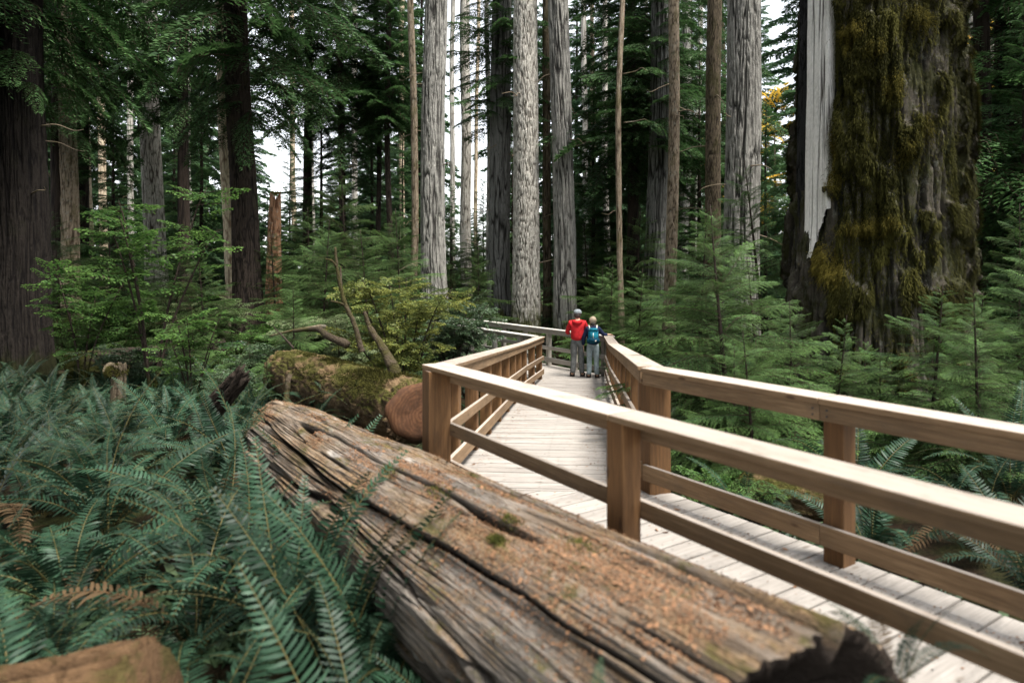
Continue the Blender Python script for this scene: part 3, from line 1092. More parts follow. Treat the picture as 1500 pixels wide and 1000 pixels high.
def giant_r(TH, Zc, seed, amp=.16):
    ct, s_ = np.cos(TH), np.sin(TH)
    r = np.interp(Zc, prof[0], prof[1])
    r = r + .25 * (fbm(ct * 1.6, s_ * 1.6, Zc * .15, 400, 3) - .5)
    wob = (fbm(ct * 3, s_ * 3, Zc * .9, 403, 2) - .5) * .35
    n1 = fbm(ct * 7 + wob, s_ * 7 + wob, Zc * .35, 401, 3)
    n2 = fbm(ct * 16 + wob, s_ * 16, Zc * .7, 404, 2)
    cre = np.maximum(1 - sstep(0, .07, np.abs(n1 - .5)), .8 * (1 - sstep(0, .06, np.abs(n2 - .5))))
    r = r - amp * cre * .7
    cl = fbm(ct * 5.5 + 3, s_ * 5.5, Zc * 1.5, 402, 4)
    bul = sstep(.5, .62, cl)
    r = r + .14 * bul
    return r, cre, bul


def sector(name, a0, a1, seg, rings, mat, dr=0., amp=.16, fine=.02, kx=14, zk=1.2, clumps=True, z1=None, zjag=0.):
    TH, ZT = np.meshgrid(np.linspace(a0, a1, seg + 1), np.linspace(0, 1, rings))
    Zc = ZT * (z1 or GH)
    if zjag:
        zb = zjag + 1.5 * (TH - a0) / (a1 - a0) + .5 * fbm(np.cos(TH) * 12, np.sin(TH) * 12, 0 * TH, 409, 2)
        Zc = zb + Zc * (1 - zb / (z1 or GH))
    r, cre, bul = giant_r(TH, Zc, 0, amp)
    if not clumps:
        r = np.interp(Zc, prof[0], prof[1]) + .25 * (fbm(np.cos(TH) * 1.6, np.sin(TH) * 1.6, Zc * .15, 400, 3) - .5)
        n1 = fbm(np.cos(TH) * kx, np.sin(TH) * kx, Zc * zk, 405, 3)
        cre = 1 - sstep(.01, .06, np.abs(n1 - .5))
        r = r - amp * cre
        cre = cre * .9
    r = r + dr + fine * (fbm(np.cos(TH) * 30, np.sin(TH) * 30, Zc * 6, 407, 3) - .5)
    edge = np.minimum(TH - a0, a1 - TH)
    r = r - .22 * (1 - sstep(0, .04, edge))
    V = np.stack([r * np.cos(TH), r * np.sin(TH), Zc], -1).reshape(-1, 3)
    ix = np.arange(V.shape[0]).reshape(rings, seg + 1)
    Q = np.stack([ix[:-1, :-1], ix[:-1, 1:], ix[1:, 1:], ix[1:, :-1]], -1).reshape(-1, 4)
    return mesh_np(name, V, Q, None, {'cre': cre.ravel()}, True, mat)


gtk = obj('trunk', sector('trunk', aD1 + .0, aC0 + 2 * PI, 420, 420, M['giant_bark'], fine=.06), gi)
obj('charred_wood', sector('charred_wood', aC0 - .03, aC1 + .03, 60, 300, M['charred'], dr=-.07, amp=.05, clumps=False, kx=20, zk=2.5), gi)
obj('bare_wood', sector('bare_wood', aC1, aW1, 150, 300, M['barewood'], dr=.02, amp=.045, fine=.01, clumps=False, kx=30, zk=.24, zjag=2.6), gi)
obj('trunk_base', sector('trunk_base', aC0 - .1, aD1 + .12, 120, 120, M['giant_bark'], fine=.06, z1=4.6, dr=-.06), gi)
obj('charred_wood', sector('charred_wood', aW1 - .03, aD1 + .05, 24, 300, M['charred'], dr=-.09, amp=.05, clumps=False, kx=20, zk=2.5), gi)
# moss curtains: thousands of short drooping strands growing on the bulges
gm_ = Geo()
rg = np.random.default_rng(77)
N = 420000
TH = rg.uniform(aD1 - .05, R(10), N)
side = rg.random(N) < .06
TH = np.where(side, rg.uniform(aC0 - .25, aC0 - .02, N), TH)
Zc = rg.uniform(.2, 9.5, N)
r, cre, bul = giant_r(TH, Zc, 0)
dens = sstep(.26, .55, fbm(np.cos(TH) * 2.2 + 7, np.sin(TH) * 2.2, Zc * .5, 410, 3) * .7 + bul * .45)
keep = rg.random(N) < dens * .75 + .04
TH, Zc, r, bul = TH[keep], Zc[keep], r[keep], bul[keep]
m = len(TH)
nrm = np.stack([np.cos(TH), np.sin(TH), np.zeros(m)], 1)
P = nrm * (r - .01)[:, None] + np.stack([0 * TH, 0 * TH, Zc], 1)
ln = rg.uniform(.025, .075, m) * (1 + .8 * bul)
d = nrm * rg.uniform(.2, .9, m)[:, None] + rg.normal(0, .25, (m, 3)) + np.stack([0 * TH, 0 * TH, rg.uniform(-1.3, .25, m)], 1)
d /= np.linalg.norm(d, axis=1)[:, None]
tg = np.stack([-np.sin(TH), np.cos(TH), 0 * TH], 1)
wv = tg * rg.uniform(.004, .009, m)[:, None]
mid = P + d * (ln * .5)[:, None]
tip = mid + (d + np.array([0, 0, -.8])) * (ln * .4)[:, None]
V = np.stack([P - wv, P + wv, mid + wv * .8, tip, mid - wv * .8], 1).reshape(-1, 3)
b = np.arange(m)[:, None] * 5
Q = b + np.array([[0, 1, 2, 4]])
T = b + np.array([[4, 2, 3]])
tint = np.clip(.25 + .5 * (fbm(np.cos(TH) * 3, np.sin(TH) * 3, Zc * 1.2, 411, 2) - .35) * 2 + rg.normal(0, .15, m), 0, 1)
gm_.add(V, Q, T, np.repeat(tint, 5))
o = obj('moss', gm_.mesh('moss', M['moss']), gtk)
# golden moss cushions
gc_ = Geo()
rg = np.random.default_rng(78)


def cushion(px, py, wpx, hpx, n_, tint=.6):
    """a cushion of moss strands on the giant trunk, centred on the ray through that pixel of the photograph"""
    th = math.asin(max(-.97, min(.97, (px - 1290) / 1000 * GY / 1.63))) + R(GA)
    zc = PX(px, py, GY - 1.4).z - gz0
    ths = th + rg.normal(0, wpx / 1000 * GY / 1.63 * .30, n_)
    zs = zc + rg.normal(0, hpx / 1000 * GY * .28, n_)
    r, _, _ = giant_r(ths, zs, 0)
    e = np.exp(-((ths - th) * 1.63 / (wpx / 1000 * GY * .5)) ** 2 - ((zs - zc) / (hpx / 1000 * GY * .5)) ** 2)
    nrm = np.stack([np.cos(ths), np.sin(ths), 0 * ths], 1)
    P = nrm * (r + .10 * e)[:, None] + np.stack([0 * ths, 0 * ths, zs], 1)
    d = nrm * .7 + rg.normal(0, .4, (n_, 3)) + np.array([0, 0, -.25])
    d /= np.linalg.norm(d, axis=1)[:, None]
    ln = rg.uniform(.03, .08, n_)
    wv = np.cross(d, rg.normal(0, 1, (n_, 3)))
    wv /= np.linalg.norm(wv, axis=1)[:, None]
    wv *= .005
    tip = P + d * ln[:, None] + np.array([0, 0, -.6]) * ln[:, None]
    V = np.stack([P - wv, P + wv, P + d * (ln * .6)[:, None] + wv * .7, tip, P + d * (ln * .6)[:, None] - wv * .7], 1).reshape(-1, 3)
    b = np.arange(n_)[:, None] * 5
    gc_.add(V, b + np.array([[0, 1, 2, 4]]), b + np.array([[4, 2, 3]]), np.repeat(np.clip(tint + rg.normal(0, .2, n_), 0, 1), 5))


for args in ((1258, 38, 34, 26, 1200, .55), (1254, 62, 12, 20, 400, .5), (1345, 30, 40, 34, 1300, .25), (1222, 385, 34, 46, 1800, .7), (1240, 400, 30, 40, 1200, .6), (1275, 335, 60, 22, 1600, .45),
             (1236, 215, 14, 60, 900, .5), (1310, 130, 26, 40, 900, .3), (1326, 225, 34, 50, 1100, .2), (1352, 190, 30, 40, 900, .2), (1290, 70, 30, 30, 700, .25), (1300, 330, 40, 30, 900, .35), (1236, 262, 14, 30, 500, .55)):
    cushion(*args)
obj('moss_cushion', gc_.mesh('moss_cushion', M['moss_gold']), gtk)

# ------------------------------------------------------------------ foreground log
P0 = Vector((1.95 * nA[0] + 1.24 * dA[0], 1.95 * nA[1] + 1.24 * dA[1], .17))
P1 = Vector((1.95 * nA[0] + 7.9 * dA[0], 1.95 * nA[1] + 7.9 * dA[1], .03))
LL = (P1 - P0).length
LM = frame(P0, P1 - P0)
t = NT('weathered_log_wood')
cA = t.coord((1, 1, .15))
g1 = t.noise(cA, 16, 7, .7, .4)
g2 = t.noise(t.coord((1, 1, .05)), 60, 4, .65)
big_ = t.noise(t.coord((1, 1, .35)), 2.2, 5, .65)
deb = t.noise(t.coord((1, 1, .4)), 5., 7, .75)
fine = t.noise(t.coord((1, 1, .6)), 70, 4, .7)
c = t.mix(t.ramp(g1, [(.3, 0), (.68, 1)]), (.085, .07, .056), (.34, .30, .26))
c = t.mix(t.math('MULTIPLY', t.ramp(g2, [(.35, 1), (.55, 0)]), .6), c, (.055, .045, .037))
c = t.mix(t.math('MULTIPLY', t.ramp(big_, [(.42, .0), (.62, .85)]), t.ramp(t.upness(), [(.0, .15), (.45, 1)])), c, t.mix(t.ramp(g1, [(.35, 0), (.6, 1)]), (.09, .055, .032), (.31, .225, .145)))
wh = t.noise(t.coord((1, 1, .3)), 3.4, 4, .6)
c = t.mix(t.ramp(wh, [(.62, 0), (.68, .75)]), c, t.mix(t.ramp(g1, [(.3, 0), (.6, 1)]), (.20, .18, .16), (.60, .56, .51)))
up = t.ramp(t.upness(), [(.25, 0), (.62, 1)])
dm = t.math('MULTIPLY', t.ramp(deb, [(.49, 0), (.60, .88)]), up)
dc = t.mix(t.ramp(fine, [(.35, 0), (.66, 1)]), (.07, .042, .024), (.40, .265, .145))
c = t.mix(dm, c, dc)
mo = t.math('MULTIPLY', t.ramp(t.noise(t.coord((1, 1, .7)), 4.6, 6, .75), [(.54, 0), (.63, .8)]), up)
c = t.mix(mo, c, t.mix(fine, (.028, .03, .008), (.15, .135, .038)))
c = t.mix(t.attr('cre'), c, (.018, .013, .010))
hh = t.math('ADD', t.math('MULTIPLY', g1, 1.), t.math('ADD', t.math('MULTIPLY', g2, .6), t.math('MULTIPLY', fine, .35)))
M['log'] = t.finish(c, .9, t.bump(hh, 1., .045), spec=.12)
prof_log = ([0, 1.0, 2.8, 5.5, 6.7], [.55, .535, .48, .45, .40])


def log_r(TH, Zc):
    ct, s_ = np.cos(TH), np.sin(TH)
    r = np.interp(Zc, prof_log[0], prof_log[1])
    r = r * (1 + .10 * (fbm(ct * 1.2, s_ * 1.2, Zc * .35, 501, 3) - .5) * 2)
    wob = (fbm(ct * 1.5, s_ * 1.5, Zc * .7, 502, 3) - .5) * .22
    n1 = vnoise((ct + wob) * 3.4, (s_ + wob) * 3.4, Zc * .3, 503)
    wid = .012 + .05 * fbm(ct * 4, s_ * 4, Zc * 1.1, 509, 2) ** 2 * 2
    n2 = vnoise((ct + wob * .6) * 9, (s_ + wob * .6) * 9, Zc * .4, 504)
    n3 = vnoise((ct + wob * .3) * 24, (s_ + wob * .3) * 24, Zc * .7, 505)
    n4 = vnoise((ct + wob * .3) * 50, (s_ + wob * .3) * 50, Zc * 1.2, 507)
    gate = sstep(.42, .55, fbm(ct * 3, s_ * 3, Zc * .8, 508, 2))
    big_c = (1 - sstep(wid * .15, wid, np.abs(n1 - .5)))
    med = (1 - sstep(0, .055, np.abs(n2 - .5))) * gate
    small = (1 - sstep(0, .10, np.abs(n3 - .5))) * (.35 + .65 * gate)
    step = sstep(.46, .54, n1) * .022              # bark plates missing on one side of a fissure
    st2 = sstep(.45, .52, n2) * .014
    r = r + step + st2 - .075 * big_c - .035 * med - .014 * small + .010 * (n4 - .5) + .014 * (fbm(ct * 16, s_ * 16, Zc * 3.5, 506, 4) - .5) + .05 * (fbm(ct * 2.2, s_ * 2.2, Zc * .9, 516, 3) - .5)
    cre = np.clip(big_c * .95 + med * .6 + small * .3, 0, 1)
    return r, cre


seg, rings = 840, 460
th = np.arange(seg) * 2 * PI / seg
zt = np.linspace(0, 1, rings)
TH, ZT = np.meshgrid(th, zt)
ct, s_ = np.cos(TH), np.sin(TH)
far_j = LL - .9 * (fbm(ct * 1.6 + 2, s_ * 1.6, 0 * ct, 510, 3) - .35) - .35 * vnoise(ct * 7, s_ * 7, 0 * ct, 511)
near_j = .05 * (fbm(ct * 2 + 4, s_ * 2, 0 * ct, 512, 3) - .5) + .05 * vnoise(ct * 4, s_ * 4, 0 * ct, 513) + .04 * fbm(ct * 26, s_ * 26, 0 * ct, 514, 3)
Zc = near_j + ZT * (far_j - near_j)
r, cre = log_r(TH, Zc)
V = np.stack([r * ct, r * s_, Zc], -1).reshape(-1, 3)
ix = np.arange(seg * rings).reshape(rings, seg)
nx = np.roll(ix, -1, 1)
Q = np.stack([ix[:-1], nx[:-1], nx[1:], ix[1:]], -1).reshape(-1, 4)
lg = obj('fallen_log', mesh_np('fallen_log', V, Q, None, {'cre': cre.ravel()}, True, M['log']), None, LM)
tag(lg, 'huge weathered grey-brown fallen log across the foreground, cracked lengthwise and littered with orange flakes', 'log')


def end_cap(zi, sgn, depth, mat, name, lab=None):
    g = Geo()
    ring = V.reshape(rings, seg, 3)[zi]
    layers = [ring]
    for f, dz in ((.93, .02), (.84, .35), (.66, .8), (.4, 1.), (.12, .9)):
        q = ring.copy()
        rn = .06 * (fbm(np.cos(th) * 5, np.sin(th) * 5, f * 6 + 0 * th, 520, 3) - .5)
        q[:, :2] *= (f + rn[:, None])
        q[:, 2] = ring[:, 2].mean() + (ring[:, 2] - ring[:, 2].mean()) * f - sgn * depth * dz * (.6 + .8 * fbm(np.cos(th) * 4, np.sin(th) * 4, f * 4 + 0 * th, 521, 3))
        layers.append(q)
    VV = np.concatenate(layers)
    ii = np.arange(len(VV)).reshape(len(layers), seg)
    n2 = np.roll(ii, -1, 1)
    QQ = np.stack([ii[:-1], n2[:-1], n2[1:], ii[1:]] if sgn > 0 else [ii[:-1], ii[1:], n2[1:], n2[:-1]], -1).reshape(-1, 4)
    me_ = mesh_np(name, VV, QQ, None, {'cre': np.repeat(np.linspace(.1, .9, len(layers)), seg)}, True, mat)
    return obj(name, me_, lg, None, lab)


end_cap(0, -1, .35, M['black_wood'], 'hollow_end', 'black rotten hollow end of the log')
end_cap(rings - 1, 1, .5, M['snag'], 'broken_end', 'orange-red splintered end of the log')

# flakes of bark and needles on the log
rg = np.random.default_rng(31)
N = 90000
TH = rg.normal(R(92), R(32), N)
Zc = rg.uniform(.1, LL - .3, N)
pn = fbm(np.cos(TH) * 3, np.sin(TH) * 3, Zc * 1.2, 530, 4)
pn = pn * .6 + .4 * fbm(np.cos(TH) * 9, np.sin(TH) * 9, Zc * 3, 531, 3)
keep = (rg.random(N) < sstep(.49, .60, pn) * .7 + .02) & (np.sin(TH) > .35)
TH, Zc = TH[keep], Zc[keep]
r, cre = log_r(TH, Zc)
m = len(TH)
nrm = np.stack([np.cos(TH), np.sin(TH), 0 * TH], 1)
P = nrm * (r + .005)[:, None] + np.stack([0 * TH, 0 * TH, Zc], 1)
d = rg.normal(0, 1, (m, 3))
d -= nrm * (d * nrm).sum(1)[:, None] * .75
d /= np.linalg.norm(d, axis=1)[:, None]
ln = rg.uniform(.003, .0095, m) * np.where(rg.random(m) < .04, 2.2, 1)
s_ = np.cross(nrm, d) * (ln * rg.uniform(.15, .7, m))[:, None]
dd = d * ln[:, None]
up_ = nrm * rg.uniform(0, .006, m)[:, None]
V2 = np.stack([P - dd - s_ * .4, P - dd * .2 + s_ + up_, P + dd + s_ * .3, P + dd * .1 - s_ + up_], 1).reshape(-1, 3)
gl = Geo()
gl.add(V2, np.arange(m * 4).reshape(-1, 4), None, np.repeat(np.clip(rg.normal(.5, .3, m), 0, 1), 4))
o = obj('bark_litter', gl.mesh('bark_litter', M['litter'], False), lg)
o['kind'] = 'stuff'
# two small cushions of green moss on the log
gt = Geo()


def log_at(px, py):
    """first point of the log surface hit by the ray through that pixel of the photograph (used as a tape measure)"""
    Li = LM.inverted()
    o_ = Li @ Vector((0, 0, CAMZ))
    d_ = (Li.to_3x3() @ Vector(((px - 750) / 1000, 1, -(py - HOR) / 1000)))
    ts = np.linspace(1.0, 9, 1600)
    X_ = np.array(o_)[None] + np.array(d_)[None] * ts[:, None]
    rr = np.hypot(X_[:, 0], X_[:, 1])
    aa = np.arctan2(X_[:, 1], X_[:, 0])
    r_, _ = log_r(aa, X_[:, 2])
    hit = np.where((rr < r_) & (X_[:, 2] > 0) & (X_[:, 2] < LL))[0]
    return (aa[hit[0]], X_[hit[0], 2]) if len(hit) else (PI / 2, 2.)


for px, py, rad, n_ in ((729, 792, .025, 600), (747, 763, .04, 220), (570, 690, .05, 200), (850, 800, .05, 150), (640, 720, .06, 160)):
    a_, z_ = log_at(px, py)
    az = rg.normal(0, rad / .6, n_)
    zz = rg.normal(0, rad * 1.3, n_)
    aa = a_ + az * .6
    r_, _ = log_r(aa, z_ + zz)
    nrm = np.stack([np.cos(aa), np.sin(aa), 0 * aa], 1)
    P = nrm * (r_ + .02 * np.exp(-(az * .6 / rad) ** 2 - (zz / rad) ** 2))[:, None] + np.stack([0 * aa, 0 * aa, z_ + zz], 1)
    d = nrm + rg.normal(0, .5, (n_, 3))
    d /= np.linalg.norm(d, axis=1)[:, None]
    s_ = np.cross(d, rg.normal(0, 1, (n_, 3)))
    s_ = s_ / np.linalg.norm(s_, axis=1)[:, None] * .003
    V2 = np.stack([P - s_, P + s_, P + d * rg.uniform(.012, .03, n_)[:, None]], 1).reshape(-1, 3)
    gt.add(V2, None, np.arange(n_ * 3).reshape(-1, 3), np.repeat(rg.uniform(0, 1, n_), 3))
obj('moss_tuft', gt.mesh('moss_tuft', mat_leaf('green_moss', (.03, .038, .01), (.14, .14, .03), trans=.2, rough=.9, vary=0)), lg)

# ------------------------------------------------------------------ mossy sawn log behind the corner post
t = NT('sawn_log_end')
cx = t.n('ShaderNodeTexCoord').outputs['Object']
wv_ = t.n('ShaderNodeTexWave', wave_type='RINGS', rings_direction='Z')
wv_.inputs['Scale'].default_value = 7
wv_.inputs['Distortion'].default_value = 7
wv_.inputs['Detail'].default_value = 3
mpw = t.n('ShaderNodeMapping')
mpw.inputs['Location'].default_value = (.09, .06, 0)
t.l(cx, mpw.inputs['Vector'])
t.l(mpw.outputs[0], wv_.inputs['Vector'])
nb = t.noise(t.coord((1, 1, 1)), 5, 6, .7)
c = t.mix(wv_.outputs['Fac'], (.085, .038, .019), (.13, .062, .03))
c = t.mix(t.ramp(nb, [(.36, 0), (.62, 1)]), [.045, .022, .012], c)
M['cut'] = t.finish(c, .85, t.bump(nb, .3, .008), spec=.2)

E0 = PX(607, 603, 8.3)
E1 = PX(428, 548, 13.)
ELL = (E1 - E0).length
EM = frame(E0, E1 - E0)
t = NT('mossy_log_bark')
n1 = t.noise(t.coord((1, 1, .4)), 9, 6, .7)
n2 = t.noise(t.coord((1, 1, 1)), 40, 4, .7)
c = t.mix(t.ramp(n1, [(.3, 0), (.7, 1)]), (.03, .02, .013), (.17, .115, .07))
up = t.ramp(t.math('ADD', t.upness(), t.math('MULTIPLY', t.math('SUBTRACT', n1, .5), 1.4)), [(.1, 0), (.55, 1)])
c = t.mix(up, c, t.mix(t.ramp(n2, [(.3, 0), (.7, 1)]), (.025, .026, .007), (.105, .098, .026)))
brn = t.ramp(t.noise(t.coord((1, 1, .6)), 2.3, 5, .7), [(.5, 0), (.6, .85)])
c = t.mix(brn, c, t.mix(n2, (.10, .06, .03), (.30, .20, .12)))
M['mossylog'] = t.finish(c, .95, t.bump(t.math('ADD', n1, n2), .9, .04), spec=.1)
ml = thing('fallen_log', 'mossy fallen log with a sawn red-brown end, behind the corner post of the railing', 'log', E0)
ml.matrix_basis = EM
EH = .405
obj('bark', trunk_mesh('bark', ELL, EH, .46, 541, M['mossylog'], seg=150, rings=160, flare=0, furrow=.1, cell=.16, zcell=.5, bend=.12, lobes=0, hollow=0), ml)
gcut = Geo()
th = np.linspace(0, 2 * PI, 64, endpoint=False)
rr = EH * .88 * (1 + .05 * np.sin(th * 3 + 1) + .03 * np.sin(th * 7))
Vc = [np.zeros((1, 3)) + [0, 0, -.022]]
for f in (.35, .7, .97, 1.0):
    Vc.append(np.stack([rr * f * np.cos(th), rr * f * np.sin(th), np.full(64, -.022 if f < .99 else .02) + .008 * np.sin(th * 5 + f * 9)], 1))
Vc = np.concatenate(Vc)
Tc = [(0, 1 + (k + 1) % 64, 1 + k) for k in range(64)]
Qc = [(1 + L * 64 + k, 1 + L * 64 + (k + 1) % 64, 1 + (L + 1) * 64 + (k + 1) % 64, 1 + (L + 1) * 64 + k) for L in range(3) for k in range(64)]
obj('sawn_end', mesh_np('sawn_end', Vc, Qc, Tc, None, True, M['cut']), ml)
# shaggy moss on its upper half
rg = np.random.default_rng(41)
N = 26000
TH = rg.normal(R(95), R(42), N)
Zc = rg.uniform(.25, ELL, N)
pn = fbm(np.cos(TH) * 2, np.sin(TH) * 2, Zc * 1.1, 542, 3)
keep = rg.random(N) < sstep(.36, .6, pn)
TH, Zc = TH[keep], Zc[keep]
m = len(TH)
nrm = np.stack([np.cos(TH), np.sin(TH), 0 * TH], 1)
bxx = .12 * (fbm(Zc * .12, 0 * Zc, 0 * Zc, 541 + 21, 2) - .5) * 2 * np.minimum(1, Zc / 2)
byy = .12 * (fbm(Zc * .12, 0 * Zc + 7, 0 * Zc, 541 + 22, 2) - .5) * 2 * np.minimum(1, Zc / 2)
P = nrm * (EH * 1.0 + .03 * pn[keep])[:, None] + np.stack([bxx, byy, Zc], 1)
d = nrm * .6 + rg.normal(0, .5, (m, 3)) + np.array([0, -.35, 0])
d /= np.linalg.norm(d, axis=1)[:, None]
s_ = np.cross(d, rg.normal(0, 1, (m, 3)))
s_ = s_ / np.linalg.norm(s_, axis=1)[:, None] * .005
V2 = np.stack([P - s_, P + s_, P + d * rg.uniform(.025, .07, m)[:, None]], 1).reshape(-1, 3)
gmm = Geo()
gmm.add(V2, None, np.arange(m * 3).reshape(-1, 3), np.repeat(rg.uniform(0, .8, m), 3))
obj('moss', gmm.mesh('moss', M['moss']), ml)


def limb(parent, pts, rad, mat=None, name='limb', n=10, seed=0, moss=True):
    """crooked limb through photo-measured world points, expressed in the parent's own space"""
    Pw = crv([np.array(p) for p in pts], 8)
    Rw = np.interp(np.linspace(0, 1, len(Pw)), np.linspace(0, 1, len(rad)), rad) * .66
    rg = np.random.default_rng(seed)
    Rw = Rw * (1 + rg.normal(0, .06, len(Rw)))
    Pw = Pw + rg.normal(0, .05, Pw.shape) * Rw[:, None]
    V_, Q_, T_ = tube(Pw, Rw, n)
    if parent is not None:
        Mi = parent.matrix_basis.inverted()
        V_ = np.array([Mi @ Vector(v) for v in V_])
    me_ = mesh_np(name, V_, Q_, T_, {'cre': np.full(len(V_), .1)}, True, mat or M['dead_limb'])
    return obj(name, me_, parent)


limb(ml, [PX(580, 548, 8.9), PX(573, 532, 8.9), PX(560, 508, 9.0), PX(541, 478, 9.1), PX(534, 456, 9.1)], [.14, .11, .08, .055, .03], name='limb', seed=1)
dbr = limb(None, [PX(530, 515, 10.3), PX(526, 500, 10.3), PX(519, 474, 10.3), PX(506, 446, 10.3), PX(498, 416, 10.3), PX(493, 386, 10.3), PX(491, 362, 10.3)], [.075, .065, .055, .05, .045, .036, .025], name='dead_branch', seed=2)
tag(dbr, 'upright crooked dead branch standing out of the mossy log, with short forked stubs', 'branch')
for pts, rad in (([PX(494, 392, 10.3), PX(486, 382, 10.25), PX(476, 379, 10.2)], [.03, .025, .012]),
                 ([PX(505, 447, 10.3), PX(495, 443, 10.2), PX(485, 441, 10.1)], [.03, .028, .02]),
                 ([PX(500, 425, 10.3), PX(499, 405, 10.45), PX(499, 390, 10.5)], [.03, .028, .02])):
    limb(dbr, pts, rad, name='stub', seed=3)
limb(ml, [PX(510, 505, 10.6), PX(480, 492, 10.8), PX(465, 482, 11.2), PX(430, 485, 11.6)], [.10, .09, .07, .04], name='limb', seed=4)
limb(ml, [PX(430, 545, 11.5), PX(424, 555, 11.2), PX(421, 575, 11.1), PX(418, 595, 11.0)], [.09, .09, .07, .09], name='limb', seed=5)
pl_ = limb(None, [PX(395, 492, 12.5), PX(430, 484, 12.2), PX(470, 478, 12.), PX(479, 480, 12.)], [.02, .035, .05, .045], mat=M['bark_brown'], name='pale_branch', seed=6)
tag(pl_, 'pale bleached broken branch lying beyond the mossy log, left of the dead forked branch', 'branch')
tw = limb(None, [PX(400, 478, 11.5), PX(415, 493, 11.3), PX(430, 510, 11.2)], [.012, .02, .03], mat=M['black_wood'], name='bare_twig', seed=8)
tag(tw, 'thin dark bare stick slanting down to the far end of the mossy log', 'branch')

# black slanting snag in the ferns, mossy stub, sawn stump and other wood
b0_, b1_ = PX(285, 628, 8.0), PX(362, 540, 7.6)
bs_ = tag(obj('broken_snag', trunk_mesh('broken_snag', (b1_ - b0_).length + .2, .16, .10, 551, M['black_wood'], seg=60, rings=60, flare=0, furrow=.2, cell=.06, zcell=.5, jag=.3, bend=.03), None,
             frame(b0_ - (b1_ - b0_).normalized() * .1, b1_ - b0_)), 'black splintered snag slanting up out of the ferns beyond the fallen log', 'dead wood')
xs, ys = xat(172, 12.2), 12.2
ms = thing('mossy_stub', 'small mossy tree stub with a knobbly head standing in the ferns on the left', 'stump', (xs, ys, gzf(xs, ys) - .1))
hz = PX(172, 532, 12.2).z - gzf(xs, ys) + .15
obj('trunk', trunk_mesh('trunk', hz, .11, .12, 552, M['bark_mossy'], seg=40, rings=50, flare=.4, flare_h=.3, furrow=.15, cell=.06, jag=.12, bend=.1), ms)
gk = Geo()
rg = np.random.default_rng(9)
limb(ms, [Vector((xs, ys, gzf(xs, ys) + hz - .25)), PX(160, 535, 12.2), PX(152, 546, 12.1)], [.1, .085, .05], mat=M['bark_mossy'], name='knob', seed=9)
for i in range(2600):
    a_, el = rg.random() * 6.28, rg.normal(.5, .6)
    p = np.array([math.cos(a_) * math.cos(el) * .17 - .03, math.sin(a_) * math.cos(el) * .16, hz - .2 + math.sin(el) * .13])
    d = p - np.array([0, 0, hz - .2]) + rg.normal(0, .05, 3)
    d = d / np.linalg.norm(d) * rg.uniform(.02, .05) - [0, 0, .02]
    s_ = np.cross(d, rg.normal(0, 1, 3))
    s_ = s_ / np.linalg.norm(s_) * .006
    gk.add([p - s_, p + s_, p + d], None, [(0, 1, 2)], rg.random())
obj('moss', gk.mesh('moss', M['moss']), ms)

s0 = PX(90, 1010, 2.65)
st = thing('sawn_stump', 'blurred brown sawn log end in the lower left corner beneath the ferns', 'stump', s0)
SM = frame(s0 + Vector((-1.3, -.1, -.55)), Vector((1.9, .25, .30)))
st.matrix_basis = SM
obj('bark', trunk_mesh('bark', 1.62, .40, .40, 561, M['stump'], seg=160, rings=120, flare=0, furrow=.2, cell=.1, zcell=.6, hollow=0, lobes=0, bend=.02), st)
th = np.linspace(0, 2 * PI, 64, endpoint=False)
Vc = np.concatenate([np.zeros((1, 3)) + [0, 0, 1.635], np.stack([.37 * np.cos(th), .37 * np.sin(th), 0 * th + 1.635], 1), np.stack([.39 * np.cos(th), .39 * np.sin(th), 0 * th + 1.6], 1)])
Tc = [(0, 1 + k, 1 + (k + 1) % 64) for k in range(64)]
Qc = [(1 + k, 65 + k, 65 + (k + 1) % 64, 1 + (k + 1) % 64) for k in range(64)]
obj('sawn_end', mesh_np('sawn_end', Vc, Qc, Tc, {'cre': np.full(len(Vc), .3)}, True, M['stump']), st)

# low dark log in the understory and the mossy one below the right railing
o0, o1 = PX(95, 540, 17.), PX(330, 512, 19.)
tag(obj('fallen_log', trunk_mesh('fallen_log', (o1 - o0).length, .42, .3, 562, M['bark_dark'], seg=60, rings=80, flare=0, furrow=.1), None, frame(o0, o1 - o0)),
    'dark low fallen log lying behind the fern bed, below the maple sapling', 'log')
o0, o1 = PX(1090, 722, 6.9), PX(1270, 735, 6.2)
tag(obj('fallen_log', trunk_mesh('fallen_log', (o1 - o0).length, .2, .17, 563, M['mossylog'], seg=60, rings=70, flare=0, furrow=.15, cell=.08, jag=.05), None, frame(o0, o1 - o0)),
    'short mossy log lying below the right railing in the shade', 'log')

